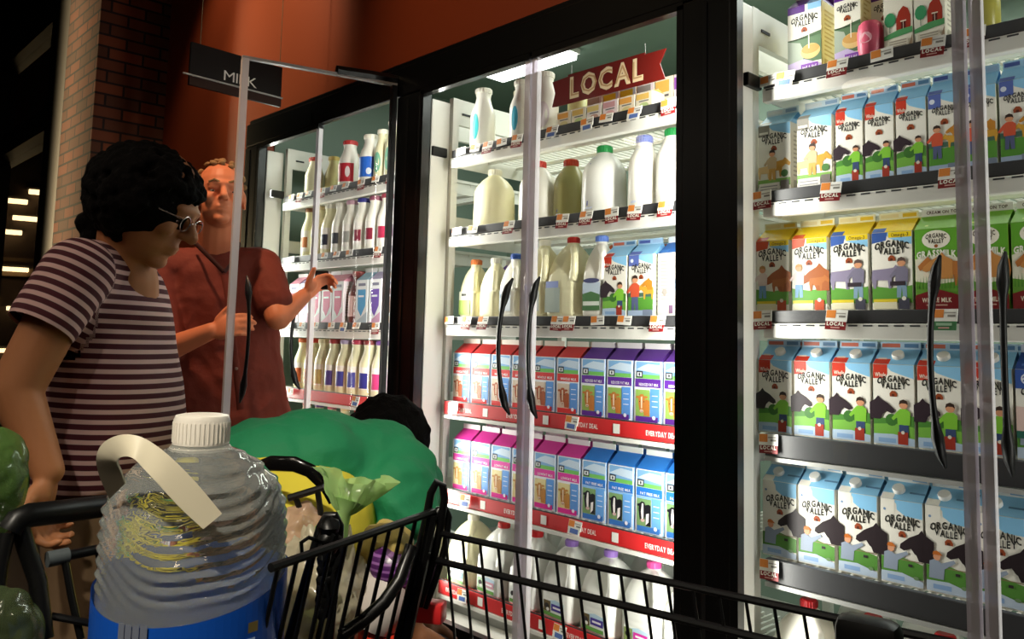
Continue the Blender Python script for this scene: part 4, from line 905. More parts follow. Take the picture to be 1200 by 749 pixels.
b.tube([(1.1040, -1.2718, 0.8903), (1.1167, -1.2653, 0.9415), (1.1272, -1.2606, 0.9887), (1.1280, -1.2543, 1.0025), (1.1334, -1.2486, 1.0037), (1.1356, -1.2449, 0.9940), (1.1312, -1.2450, 0.9604), (1.1210, -1.2504, 0.9208), (1.1113, -1.2564, 0.8891)], .0042, WIREB, 10)
b.tube([(1.1302, -1.2659, 0.9976), (1.1285, -1.2704, 0.9637), (1.1228, -1.2774, 0.9165), (1.1154, -1.2850, 0.8613)], .0065, WIREB, 8)
cb(b, 'hinge_loop')
b = MB()
b.tube([(1.0897, -1.4185, 0.8837), (1.1005, -1.4131, 0.9274), (1.1068, -1.4050, 0.9706), (1.1093, -1.3987, 0.9981), (1.1148, -1.3945, 1.0109), (1.1204, -1.3886, 1.0111), (1.1235, -1.3838, 1.0005), (1.1218, -1.3827, 0.9789), (1.1164, -1.3823, 0.9341), (1.1100, -1.3818, 0.8811)], .0046, WIREB, 10)
b.tube([(1.1189, -1.4140, 0.9702), (1.1132, -1.4209, 0.9761), (1.1132, -1.4224, 0.9866), (1.1188, -1.4171, 0.9920), (1.1169, -1.4036, 0.9863)], .0022, WIREB, 8)
cb(b, 'hinge_loop')
b = MB(); b.tube([(1.1365, -1.3844, 0.8922), (1.1393, -1.3607, 0.9025), (1.1429, -1.3370, 0.9178), (1.1386, -1.3146, 0.9359), (1.1330, -1.2957, 0.9683)], .0072, WIREB, 10); cb(b, 'leg_opening_bar')
b = MB(); b.box(-.02, .02, -.012, .012, -.012, .012, DEAL, Matrix.Translation((1.1016, -1.2435, 0.8803)) @ Matrix.Rotation(.6, 4, 'Z'), bev=.004); cb(b, 'corner_guard')
# strap bundle
b = MB(); rnd = random.Random(5)
for i in range(9):
    t = i/8; c = Vector((1.1267, -1.3981, 1.0012)).lerp(Vector((1.1201, -1.3979, 0.9163)), t)
    b.lathe([(.002, -.010), (.009-.002*t, -.006), (.012-.004*t, 0), (.009-.002*t, .006), (.002, .010)], BLACKP, 12); k = 12*5
    for j in range(k): v = Vector(b.v[-k+j]); b.v[-k+j] = tuple(v+c+Vector((rnd.uniform(-.001, .001),)*3))
b.tube([(1.1187, -1.4032, 0.9970), (1.1360, -1.3910, 0.9898), (1.1376, -1.3872, 0.9741), (1.1310, -1.3965, 0.9588), (1.1337, -1.3928, 0.9314), (1.1267, -1.3943, 0.8884)], .004, BLACKP, 8, flat=.3)
b.tube([(1.1359, -1.3995, 0.9970), (1.1259, -1.4059, 0.9661), (1.1289, -1.3979, 0.9313), (1.1195, -1.4020, 0.8881)], .005, BLACKP, 8, flat=.3)
o = cb(b, 'seat_strap')
# push handle and its frame on the left
b = MB(); b.tube([(0.9145, -1.6432, 0.9925), (0.9141, -1.6376, 1.0020), (0.9114, -1.6262, 1.0053), (0.8945, -1.5922, 1.0019), (0.8687, -1.5310, 0.9979), (0.8400, -1.4508, 0.9935), (0.8092, -1.3211, 0.9873)], .0125, BLACKP, 14); cb(b, 'push_handle')
b = MB(); b.tube([(0.9152, -1.6361, 1.0003), (0.9130, -1.6276, 0.9746), (0.9253, -1.6171, 0.9413), (0.9384, -1.6101, 0.8848)], .009, BLACKP, 10); b.tube([(0.9177, -1.6468, 0.9911), (0.9231, -1.6520, 0.9635), (0.9368, -1.6573, 0.8948)], .008, BLACKP, 10); cb(b, 'handle_frame')
b = MB(); GC = mat('grey_clip', '4c5254', .4); b.tube([(0.9105, -1.6057, 0.9569), (0.9095, -1.5848, 0.9579)], .0085, GC, 10); cb(b, 'grey_clip')
b = MB(); b.tube([(0.9095, -1.5848, 0.9579), (0.8964, -1.5326, 0.9574), (0.8621, -1.3917, 0.9489)], .0055, WIREB, 10)
for u, w in ((80, .885), (118, .915), (150, .94), (185, .97)):
    pass
b.tube([(0.9123, -1.5887, 0.9546), (0.9208, -1.5818, 0.9166), (0.9308, -1.5726, 0.8746)], .004, WIREB, 8); b.tube([(0.8997, -1.5506, 0.9533), (0.9119, -1.5460, 0.9077), (0.9201, -1.5386, 0.8641)], .004, WIREB, 8); b.tube([(0.9218, -1.6007, 0.9014), (0.9453, -1.5436, 0.8835), (0.9497, -1.5221, 0.8686)], .004, WIREB, 8)
b.tube([(0.9129, -1.3282, 0.9901), (0.9451, -1.2959, 1.0055)], .0045, WIREB, 8); b.tube([(0.9190, -1.3220, 0.9925), (0.9226, -1.3158, 0.9753)], .004, WIREB, 8); b.tube([(0.9390, -1.3020, 1.0020), (0.9407, -1.2947, 0.9628)], .004, WIREB, 8)
cb(b, 'seat_back_wires')
b = MB(); zs = 0.8277; q0 = Vector((1.02, -1.27, zs)); 
b.box(-.085, .085, -.29, .05, -.006, .0, BLACKP, Matrix.Translation((1.095, -1.44, zs)) @ Matrix.Rotation(.17, 4, 'Z')); cb(b, 'seat_flap', smooth=False)
b = MB(); b.box(-.024, .024, -.014, .014, -.03, .012, BLACKP, Matrix.Translation((1.6026, -1.2067, 0.9805)) @ Matrix.Rotation(.17, 4, 'Z'), bev=.009); cb(b, 'front_bumper')
# legs and wheels
b = MB()
for p_ in (p0+av*.03, p0+av*.47):
    b.tube([p_-Vector((0, 0, .46)), p_+bv*.05-Vector((0, 0, .86))], .011, WIREB, 8); b.tube([p_+bv*.05-Vector((0, 0, .86)), p_+bv*.85-Vector((0, 0, .80)), p_+bv*.9-Vector((0, 0, .46))], .011, WIREB, 8)
cb(b, 'undercarriage')
for p_ in (p0+av*.03+bv*.05, p0+av*.47+bv*.05, p0+av*.03+bv*.85, p0+av*.47+bv*.85):
    b = MB(); c = Vector((p_.x, p_.y, .06)); n_ = av.normalized()
    b.tube([c-n_*.014, c-n_*.010, c+n_*.010, c+n_*.014], [.050, .060, .060, .050], mat('wheel_rubber', '2a2a2a', .6), 20); b.tube([c+Vector((0, 0, .0)), c+Vector((0, 0, .075))], .008, WIREB, 8); cb(b, 'caster_wheel')

# ---------------------------------------------------------------- water jug
def water():
    m = bpy.data.materials.new('clear_water_plastic'); m.use_nodes = True; nt = m.node_tree; p = nt.nodes['Principled BSDF']
    p.inputs['Base Color'].default_value = (.93, .97, .93, 1); p.inputs['Roughness'].default_value = .04; p.inputs['Transmission Weight'].default_value = .86; p.inputs['IOR'].default_value = 1.33
    return m
WB = Vector((1.0942, -1.5263, 1.0592)); Hb = .292; cz = Vector((1.0990, -1.5295, 1.1202)).z; z0 = cz-Hb
e = empty('water_jug', (WB.x, WB.y, z0)); tag(e, 'large clear ribbed water jug with blue label, white cap and cream strap handle', 'water jug')
RJ = .0845
def jr(z):
    P_ = [(0, .074), (.01, .082), (.03, RJ), (.185, RJ), (.205, .083), (.225, .076), (.243, .060), (.254, .043), (.261, .028), (.268, .0225), (Hb-.022, .0220)]
    for (za, ra), (zb, rb) in zip(P_, P_[1:]):
        if za <= z <= zb: t = (z-za)/(zb-za); t = t*t*(3-2*t) if zb > .18 else t; return ra+(rb-ra)*t
    return P_[-1][1]
vs = []; fs = []; NZ = 110; NT = 96; ztop = Hb-.022
camdir = math.atan2(-1.871-WB.y, 1.89-WB.x)
for i in range(NZ+1):
    z = ztop*i/NZ
    for k in range(NT):
        th = 2*PI*k/NT; r = jr(z); f = max(0, min(1, (z-.130)/.01))*max(0, min(1, (.252-z)/.02))
        dt = (th-camdir+PI) % (2*PI)-PI
        r += f*.0014*math.sin(2*PI*(z+.020*math.cos(dt*2.0)+.004*math.sin(5*th))/.0115)
        if .02 < z < .10: r += .0008*math.sin(2*PI*z/.02)
        vs.append((r*math.cos(th), r*math.sin(th), z))
for i in range(NZ):
    for k in range(NT): fs.append((i*NT+k, i*NT+(k+1) % NT, (i+1)*NT+(k+1) % NT, (i+1)*NT+k))
fs.append(tuple(range(NT))[::-1]); fs.append(tuple(NZ*NT+k for k in range(NT)))
b = MB(); b.add(vs, fs, water()); o = b.build('jug_body', e, smooth=True)
CAPW = mat('cap_white', 'efe8dc', .35); b = MB()
b.lathe([(.0235, Hb-.030), (.0262, Hb-.028), (.0262, Hb-.005), (.0245, Hb-.001), (.020, Hb)], CAPW, 40)
for k in range(40):
    t = 2*PI*k/40; b.box(.0262*math.cos(t)-.0005, .0262*math.cos(t)+.0005, .0262*math.sin(t)-.0005, .0262*math.sin(t)+.0005, Hb-.026, Hb-.007, CAPW)
b.lathe([(.0285, Hb-.036), (.0285, Hb-.031)], CAPW, 32); b.build('screw_cap', e, smooth=True)
BL = mat('label_blue', '1450b4', .3); b = MB(); vs = []; fs = []; NT = 80
def ltop(dt): return .088+.030*math.sin(dt*.9)
for k in range(NT+1):
    th = camdir-PI+2*PI*k/NT; dt = th-camdir
    vs += [((RJ+.0028)*math.cos(th), (RJ+.0028)*math.sin(th), .012), ((RJ+.0032)*math.cos(th), (RJ+.0032)*math.sin(th), .122+.008*math.sin(dt*1.3)+.022*min(1, abs(dt)/1.5)**2)]
for k in range(NT): fs.append((2*k, 2*k+2, 2*k+3, 2*k+1))
b.add(vs, fs, BL)
def wrap(x, z, d): t = camdir+.0+x/RJ; r = RJ+.0036+d; return Vector((r*math.cos(t), r*math.sin(t), z))
a = Art(b, wrap, .0003)
for i in range(4): a.rect(-.060+i*.007, .014, -.054+i*.007, .122, '6a7080')
a.rect(.028, .096, .056, .101, 'a8c4ec'); a.text('WATER', .044, .079, .011, 'c4d8f4', width=.036); a.rect(.048, .106, .058, .115, '7a6a3a')
b.build('label', e)
# strap handle
A_ = [(1.1038, -1.6104, 1.0505), (1.1148, -1.6240, 1.0741), (1.1249, -1.6303, 1.0911), (1.1348, -1.6287, 1.1036), (1.1494, -1.6214, 1.1111), (1.1593, -1.6108, 1.1108), (1.1679, -1.6008, 1.1053), (1.1782, -1.5882, 1.0935), (1.1869, -1.5685, 1.0715), (1.1937, -1.5472, 1.0444)]
B_ = [(1.1297, -1.6071, 1.0672), (1.1330, -1.6124, 1.0784), (1.1419, -1.6187, 1.0865), (1.1484, -1.6198, 1.0917), (1.1577, -1.6175, 1.0940), (1.1673, -1.6145, 1.0928), (1.1718, -1.6087, 1.0859), (1.1794, -1.5988, 1.0734), (1.1860, -1.5816, 1.0529), (1.1919, -1.5623, 1.0332)]
b = MB(); vs = []; fs = []; oW = Vector((WB.x, WB.y, z0)); CR = mat('strap_cream', 'e9dfc4', .3, spec=.6)
def crv(P_, t):
    P_ = [Vector(p) for p in P_]; n = len(P_)-1; s_ = t*n; i = min(int(s_), n-1); f = s_-i
    p = [P_[max(i-1, 0)], P_[i], P_[i+1], P_[min(i+2, n)]]
    return .5*((2*p[1])+(p[2]-p[0])*f+(2*p[0]-5*p[1]+4*p[2]-p[3])*f*f+(3*p[1]-p[0]-3*p[2]+p[3])*f**3)
N = 48
for i in range(N+1):
    pa = crv(A_, i/N); pb = crv(B_, i/N); tn = (crv(A_, min(1, i/N+.02))-crv(A_, max(0, i/N-.02))).normalized(); nr = tn.cross(pb-pa).normalized()*.0011
    for k in range(5): vs.append(pa.lerp(pb, k/4)+nr*(1+.6*math.sin(PI*k/4))-oW)
    for k in range(5): vs.append(pa.lerp(pb, k/4)-nr-oW)
for i in range(N):
    for k in range(4): fs.append((i*10+k, i*10+k+1, i*10+k+11, i*10+k+10)); fs.append((i*10+5+k, i*10+k+15, i*10+k+16, i*10+k+6))
    fs.append((i*10, i*10+10, i*10+15, i*10+5)); fs.append((i*10+4, i*10+9, i*10+19, i*10+14))
b.add(vs, fs, CR); b.build('strap_handle', e, smooth=True)

# ---------------------------------------------------------------- bags and packs in the cart
def film(name, col, trans, alpha=1):
    m = bpy.data.materials.new(name); m.use_nodes = True; nt = m.node_tree; nt.nodes.clear(); o = nt.nodes.new('ShaderNodeOutputMaterial')
    t = nt.nodes.new('ShaderNodeBsdfTransparent'); d = nt.nodes.new('ShaderNodeBsdfDiffuse'); d.inputs[0].default_value = (*srgb(col), 1)
    tl = nt.nodes.new('ShaderNodeBsdfTranslucent'); tl.inputs[0].default_value = (*srgb(col), 1); g = nt.nodes.new('ShaderNodeBsdfGlossy'); g.inputs['Roughness'].default_value = .15
    a = nt.nodes.new('ShaderNodeAddShader'); m0 = nt.nodes.new('ShaderNodeMixShader'); m0.inputs[0].default_value = .4; m1 = nt.nodes.new('ShaderNodeMixShader'); m1.inputs[0].default_value = trans
    m2 = nt.nodes.new('ShaderNodeMixShader'); m2.inputs[0].default_value = .06
    nt.links.new(d.outputs[0], m0.inputs[1]); nt.links.new(tl.outputs[0], m0.inputs[2]); nt.links.new(m0.outputs[0], m1.inputs[1]); nt.links.new(t.outputs[0], m1.inputs[2])
    nt.links.new(m1.outputs[0], m2.inputs[1]); nt.links.new(g.outputs[0], m2.inputs[2]); nt.links.new(m2.outputs[0], o.inputs[0]); return m
def crumple(name, c, rad, m, seed, amp=.12, freq=18, sub=5, shape=None):
    bm = bmesh.new(); bmesh.ops.create_icosphere(bm, subdivisions=sub, radius=1)
    for v in bm.verts:
        d = v.co.normalized(); s_ = shape(d) if shape else 1
        p = Vector((d.x*rad[0], d.y*rad[1], d.z*rad[2]))*s_
        q = p*freq+Vector((seed, seed*2, 0)); nn = abs(noise.noise(q))*1.6+abs(noise.noise(q*2.3))*.8-.6
        v.co = p*(1+amp*nn)
    me = bpy.data.meshes.new(name); bm.to_mesh(me); bm.free(); me.materials.append(m); me.polygons.foreach_set('use_smooth', [True]*len(me.polygons))
    o = bpy.data.objects.new(name, me); COL.objects.link(o); o.location = c; return o
GF = film('pale_green_film', 'b8dc90', .12); CF = film('milky_film', 'd8d0b6', .32)
def tie(d):     # narrow waist below a flared top
    return 1.0 if d.z > .2 else (.55 if d.z > -.35 else .75)
e = empty('tied_plastic_bag', (1.0323, -1.3184, 0.9915)); tag(e, 'pale green translucent plastic produce bag tied above the clear bag in the cart', 'plastic bag')
q = Vector((1.0323, -1.3184, 0.9915)); b = MB(); vs = []; fs = []; nk = Vector((1.0402, -1.3245, 0.9907))-q; tp = Vector((1.0406, -1.3151, 1.0321))-q; ax = (tp-nk).normalized(); s1 = Vector((.684, .729, 0)); s2_ = ax.cross(s1).normalized(); s1 = s2_.cross(ax)
for i in range(13):
    t = i/12
    for k in range(72):
        th = 2*PI*k/72; rp = (.007+.034*t**.8)*(1+.16*t*math.sin(th*5+2*t)+.12*t*math.sin(th*11+1.3)+.08*math.sin(th*17+t*3)); up_ = .044*t*(1+.12*math.sin(th*2+.8)+.05*math.sin(th*5))
        p = nk+ax*up_+s1*rp*math.cos(th)*1.05+s2_*rp*math.sin(th)*.55; p += Vector((1, 1, 1))*.004*t*noise.noise(p*60); vs.append(p)
for i in range(12):
    for k in range(72): fs.append((i*72+k, i*72+(k+1) % 72, (i+1)*72+(k+1) % 72, (i+1)*72+k))
b.add(vs, fs, GF); b.build('bag_top', e, smooth=True)
b = MB()
q = Vector((1.0323, -1.3184, 0.9915))
b.tube([Vector((1.0393, -1.3200, 1.0047))-q, Vector((1.0403, -1.3247, 0.9936))-q, Vector((1.0356, -1.3281, 0.9815))-q, Vector((1.0279, -1.3341, 0.9653))-q], [.020, .008, .012, .022], GF, 14); b.build('bag_neck', e, smooth=True)
o = crumple('produce_bag', (0.9944, -1.3276, 0.8714), (.060, .050, .098), CF, 9, .24, 34); tag(o, 'clear crinkled plastic bag of pale produce behind the rear cart panel', 'plastic bag')
o = crumple('produce_bag', (0.9203, -1.3120, 0.9294), (.045, .05, .05), film('pink_film', 'd8b49a', .25), 19, .2, 30); tag(o, 'pinkish clear plastic bag leaning behind the water jug', 'plastic bag')
for i, (u_, c_) in enumerate(((0, '8a9a4a'), (1, '9aa85a'), (2, 'b0a060'))):
    o = crumple('green_vegetable', [(0.9820, -1.3243, 0.8577), (0.9828, -1.3119, 0.8806), (0.9796, -1.3318, 0.8936)][i], (.022, .022, .026), mat('veg_%d' % i, c_, .5), 30+i, .08, 20, 4); tag(o, 'pale green vegetable inside the clear bag, %s one' % ['lowest', 'right hand', 'upper'][i], 'vegetable')
o = crumple('onion_net', (1.0121, -1.2442, 0.9372), (.035, .035, .030), mat('net_tan', 'b09a52', .6, bump=(120, .5, .002)), 12, .15, 40, 4); tag(o, 'tan lumpy pack below the green shirt, right of the tied bag', 'pack')
e = empty('bread_pack', (1.0301, -1.2464, 0.8795)); tag(e, 'white pack with purple striped end lying in the cart behind the wires', 'pack')
def loafpt(P0, P1, r, m, nm):
    b = MB(); P0 = Vector(P0); P1 = Vector(P1); n = 9
    b.tube([P0.lerp(P1, i/(n-1))-Vector((1.0301, -1.2464, 0.8795)) for i in range(n)], [r*(.55+.45*math.sin(PI*(.18+.64*i/(n-1)))) for i in range(n)], m, 24, flat=.8); return b.build(nm, e, smooth=True)
PW = bpy.data.materials.new('purple_striped_wrap'); PW.use_nodes = True; nt = PW.node_tree; tc = nt.nodes.new('ShaderNodeTexCoord'); wv = nt.nodes.new('ShaderNodeTexWave'); wv.inputs['Scale'].default_value = 40; wv.bands_direction = 'Z'
cr_ = nt.nodes.new('ShaderNodeValToRGB'); cr_.color_ramp.interpolation = 'CONSTANT'; cr_.color_ramp.elements[0].color = (*srgb('4a1c5a'), 1); cr_.color_ramp.elements[1].color = (*srgb('8a5a9a'), 1); cr_.color_ramp.elements[1].position = .72
nt.links.new(tc.outputs['Object'], wv.inputs[0]); nt.links.new(wv.outputs['Fac'], cr_.inputs[0]); nt.links.new(cr_.outputs[0], nt.nodes['Principled BSDF'].inputs['Base Color']); nt.nodes['Principled BSDF'].inputs['Roughness'].default_value = .3
loafpt((1.0578, -1.2534, 0.9324), (1.0459, -1.2626, 0.9063), .034, PW, 'purple_end'); loafpt((1.0482, -1.2607, 0.9104), (1.0395, -1.2767, 0.8527), .036, mat('pack_white', 'cfc6c0', .35), 'white_wrap')
o = crumple('red_pack', (1.0350, -1.2640, 0.8319), (.06, .03, .025), mat('red_wrap', 'c0301c', .3), 5, .15, 30, 4); tag(o, 'red wrapped pack at the bottom of the cart behind the wires', 'pack')
o = crumple('green_bag', (0.8243, -1.6346, 1.0307), (.036, .03, .055), film('dark_green_film', '5c7c40', .30), 7, .30, 13); tag(o, 'green plastic bag at the left edge beside the elbow of the striped shirt', 'plastic bag')
o = crumple('green_bag', (0.9579, -1.6507, 0.9047), (.036, .03, .040), film('dull_green_film', '4f5c3e', .3), 8, .28, 14); tag(o, 'crumpled dull green bag in the lower left corner', 'plastic bag')

# ---------------------------------------------------------------- people
def cone(b, p0, p1, r0, r1, m, n=16):
    p0 = Vector(p0); p1 = Vector(p1); L = (p1-p0).length
    if L < 1e-5: return
    ax = (p1-p0).normalized(); pts = []; rs = []
    for k in range(5): t = PI/2*k/4; pts.append(p0-ax*r0*math.cos(t)); rs.append(max(r0*math.sin(t), r0*.05))
    for k in range(5): t = PI/2*k/4; pts.append(p1+ax*r1*math.sin(t)); rs.append(max(r1*math.cos(t), r1*.05))
    b.tube(pts, rs, m, n)
def ell(b, c, rad, fr, m, n=20):
    """ellipsoid; fr = (forward, left, up) axes"""
    f, l, u = fr; vs = []; fs = []
    for i in range(n//2+1):
        ph = PI*i/(n//2)
        for k in range(n):
            th = 2*PI*k/n; s_ = max(math.sin(ph), .02)
            vs.append(Vector(c)+f*rad[0]*s_*math.cos(th)+l*rad[1]*s_*math.sin(th)+u*rad[2]*math.cos(ph))
    for i in range(n//2):
        for k in range(n): fs.append((i*n+k, i*n+(k+1) % n, (i+1)*n+(k+1) % n, (i+1)*n+k))
    fs.append(tuple(range(n))); fs.append(tuple((n//2)*n+k for k in range(n))[::-1]); b.add(vs, fs, m)
def frame(f, up=(0, 0, 1)):
    f = Vector(f).normalized(); u = Vector(up); u = (u-f*u.dot(f)).normalized(); return f, u.cross(f), u
def fuse(b, name, parent, m, voxel, it=5):
    o = b.build(name, parent); add_mods_mesh(o, voxel, it); o.data.materials.clear(); o.data.materials.append(m); o.data.polygons.foreach_set('material_index', [0]*len(o.data.polygons)); return o
def head(b, c, f, up, s, m):
    F, L, U = frame(f, up); C_ = Vector(c); P = lambda x, y, z: C_+(F*x+L*y+U*z)*s
    fr = (F, L, U); E_ = lambda x, y, z, r: ell(b, P(x, y, z), [q*s for q in r], fr, m)
    E_(-.005, 0, .02, (.098, .076, .095)); E_(.025, 0, -.045, (.066, .060, .068)); E_(.066, 0, -.092, (.022, .026, .018)); E_(.078, 0, .020, (.022, .052, .014)); E_(.076, .031, .006, (.016, .017, .007)); E_(.076, -.031, .006, (.016, .017, .007)); E_(.074, .031, -.014, (.015, .016, .006)); E_(.074, -.031, -.014, (.015, .016, .006))
    cone(b, P(.090, 0, .008), P(.112, 0, -.026), .008*s, .013*s, m); E_(.100, .011, -.030, (.010, .008, .007)); E_(.100, -.011, -.030, (.010, .008, .007))
    E_(.084, 0, -.056, (.014, .024, .006)); E_(.082, 0, -.068, (.013, .020, .006)); E_(.066, .038, -.025, (.022, .020, .020)); E_(.066, -.038, -.025, (.022, .020, .020))
    for q in (1, -1): E_(-.004, q*.078, -.010, (.018, .007, .031)); E_(-.002, q*.080, -.032, (.009, .006, .010))
    return F, L, U, P
def hand(b, wr, d, side, palm, m, curl=.8, s=1.0, thumb=None):
    """wr wrist, d direction of the fingers, side = direction of the thumb edge, palm = the way the palm looks"""
    d = Vector(d).normalized(); pn = Vector(palm); pn = (pn-d*pn.dot(d)).normalized(); sd = Vector(side); sd = (sd-d*sd.dot(d)-pn*sd.dot(pn)).normalized(); w = Vector(wr)
    ell(b, w+d*.045*s, (.052*s, .040*s, .016*s), (d, sd, pn), m); ell(b, w+d*.035*s+sd*.022*s+pn*.008*s, (.030*s, .018*s, .016*s), (d, sd, pn), m)
    for i, L in enumerate((.072, .080, .075, .060)):
        o = w+d*(.082-.004*abs(i-1))*s+sd*(.030-.020*i)*s; a_ = .25+.35*curl; p = o; r = (.0092, .0095, .009, .008)[i]*s
        for j, fr_ in enumerate((.44, .32, .24)):
            dd = (d*math.cos(a_)+pn*math.sin(a_)).normalized(); q_ = p+dd*L*fr_*s; cone(b, p, q_, r, r*.92, m, 10); p = q_; r *= .92; a_ += .85*curl
    t0 = w+d*.025*s+sd*.032*s; td = Vector(thumb).normalized() if thumb else (d*.6+sd*.8).normalized()
    t1 = t0+td*.034*s; t2 = t1+(td+d*.25).normalized()*.030*s; cone(b, t0, t1, .0125*s, .011*s, m, 10); cone(b, t1, t2, .011*s, .0092*s, m, 10)
def eyes(P, s, root, col='3a2a1e'):
    for q in (1, -1):
        b = MB(); c = P(.074, q*.031, -.004); ell(b, c, (.0110*s,)*3, frame((1, 0, 0)), mat('eye_white', 'd8d0c4', .2), 16)
        d = (P(.2, q*.031, -.02)-c).normalized(); ell(b, c+d*.0078*s, (.0045*s,)*3, frame((1, 0, 0)), mat('iris', col, .2), 12); b.build('eye', root, smooth=True)
def rel(o, base):
    for v in o.data.vertices: v.co -= base
def person(name, base, label):
    e = empty(name, base); tag(e, label, 'person'); return e
def finish(e):
    base = e.location.copy()
    for c in e.children: rel(c, base)

def trunk(b, rings, fr_, m, n=28):
    vs = []; fs = []
    for c, rf, rl in rings:
        for x, y in sbox(rf, rl, n, 2.3): vs.append(Vector(c)+fr_[0]*x+fr_[1]*y)
    for i in range(len(rings)-1):
        for k in range(n): fs.append((i*n+k, i*n+(k+1) % n, (i+1)*n+(k+1) % n, (i+1)*n+k))
    fs.append(tuple(range(n))[::-1]); fs.append(tuple((len(rings)-1)*n+k for k in range(n))); b.add(vs, fs, m)
# --- woman in the striped T-shirt
SK1 = mat('skin_tan', 'b67a52', .5, spec=.35, bump=(60, .05, .001))
Wp = person('person', (.17, -1.30, 0), 'person with short curly black hair and maroon and white striped T-shirt beside the cart')
hF = Vector((.81, .59, 0)); fr = frame(hF)
rs_ = Vector((0.2674, -1.4150, 1.3041)); ls_ = Vector((0.0148, -1.2488, 1.3386)); hc = Vector((0.2362, -1.2919, 1.4491))
b = MB(); F, L, U, P = head(b, hc, (.62, .68, -.40), (.25, .25, 1), 1.0, SK1)
cone(b, P(-.015, 0, -.06), (0.1862, -1.3137, 1.3253), .050, .056, SK1)
el = Vector((0.2691, -1.5016, 1.0912)); wr = Vector((0.3225, -1.4555, 0.9587))
cone(b, rs_, el, .050, .043, SK1); cone(b, el, wr, .043, .027, SK1); hand(b, wr, (Vector((0.3118, -1.4594, 0.9037))-wr), (.6, .3, -.2), (.5, .6, 0), SK1, .9)
el2 = Vector((-0.0348, -1.2152, 1.1373)); wr2 = Vector((0.1525, -1.2023, 1.0039)); cone(b, ls_, el2, .048, .040, SK1); cone(b, el2, wr2, .038, .027, SK1); hand(b, wr2, (.6, .1, -.5), (.3, .3, .6), (0, .3, -1), SK1, .6)
cone(b, (0.1730, -1.3090, 1.2957), (0.1335, -1.2724, 0.9381), .07, .07, SK1); cone(b, rs_, ls_, .045, .045, SK1)
hip = Vector((0.1248, -1.2710, 0.8610))
for q in (1, -1):
    hp = hip+fr[1]*.085*q; kn = Vector((hp.x+.02, hp.y+.01, .48)); an = Vector((hp.x-.02, hp.y-.02, .09)); cone(b, hp, kn, .07, .05, SK1); cone(b, kn, an, .05, .035, SK1)
fuse(b, 'body', Wp, SK1, .0045); eyes(P, 1, Wp)
# shirt: stripes run round the trunk and round each sleeve
def stripe_mat():
    m = bpy.data.materials.new('striped_jersey'); m.use_nodes = True; nt = m.node_tree; p = nt.nodes['Principled BSDF']; p.inputs['Roughness'].default_value = .85
    at = nt.nodes.new('ShaderNodeAttribute'); at.attribute_name = 'stripe'; mu = nt.nodes.new('ShaderNodeMath'); mu.operation = 'FRACT'
    r = nt.nodes.new('ShaderNodeValToRGB'); r.color_ramp.elements[0].color = (*srgb('4a0f1e'), 1); r.color_ramp.elements[1].color = (*srgb('d8b4b0'), 1); r.color_ramp.elements[0].position = .50; r.color_ramp.elements[1].position = .56
    e2 = r.color_ramp.elements.new(.95); e2.color = (*srgb('d8b4b0'), 1); e3 = r.color_ramp.elements.new(1.0); e3.color = (*srgb('4a0f1e'), 1)
    nt.links.new(at.outputs['Fac'], mu.inputs[0]); nt.links.new(mu.outputs[0], r.inputs[0]); nt.links.new(r.outputs[0], p.inputs['Base Color']); return m
b = MB(); ST = stripe_mat()
trunk(b, [((0.1201, -1.2880, 0.8940), .112, .160), ((0.1333, -1.2899, 0.9562), .118, .155), ((0.1391, -1.2930, 1.0242), .122, .150), ((0.1468, -1.3016, 1.0924), .118, .145), ((0.1456, -1.3122, 1.1600), .109, .145), ((0.1456, -1.3215, 1.2276), .103, .148), ((0.1471, -1.3269, 1.2783), .090, .148), ((0.1512, -1.3273, 1.3123), .072, .135), ((0.1582, -1.3230, 1.3362), .052, .10)], fr, ST); ell(b, (0.1867, -1.2992, 1.2249), (.070, .110, .060), fr, ST)
cone(b, rs_+Vector((0, 0, -.005)), ls_+Vector((0, 0, -.005)), .064, .064, ST); ell(b, (0.1671, -1.3181, 1.3157), (.070, .09, .042), fr, ST)
sl_end = Vector((0.2814, -1.4679, 1.2095)); cone(b, rs_, sl_end, .063, .060, ST); sl2 = Vector((-0.0314, -1.2207, 1.2036)); cone(b, ls_, sl2, .063, .060, ST)
o = fuse(b, 'striped_shirt', Wp, ST, .006, 6)
ca = o.data.attributes.new('stripe', 'FLOAT', 'POINT'); ax1 = (sl_end-rs_).normalized(); ax2 = (sl2-ls_).normalized()
# cut the sleeve ends and the neck flat
bm = bmesh.new(); bm.from_mesh(o.data)
for (pc, nrm) in ((sl_end+ax1*.012, ax1), ):
    vs_ = set(v for v in bm.verts if (v.co-pc).length < .088 and (v.co-pc).dot(nrm) > -.03); fs_ = [f for f in bm.faces if all(v in vs_ for v in f.verts)]
    es_ = set(e_ for f in fs_ for e_ in f.edges); bmesh.ops.bisect_plane(bm, geom=list(vs_)+list(es_)+fs_, plane_co=pc, plane_no=nrm, clear_outer=True)
bm.to_mesh(o.data); bm.free(); ca = o.data.attributes['stripe']
for i, v in enumerate(o.data.vertices):
    p = v.co; t1 = (p-rs_).dot(ax1); lat = (p-(rs_+ls_)/2).dot(fr[1])
    d1 = ((p-rs_)-ax1*max(0, t1)).length; out = -lat > .115
    if out and d1 < .085: val = t1/.0185+.3
    else: val = (p.z+.03*(p-rs_).dot(fr[0]))/.0185
    ca.data[i].value = val+50
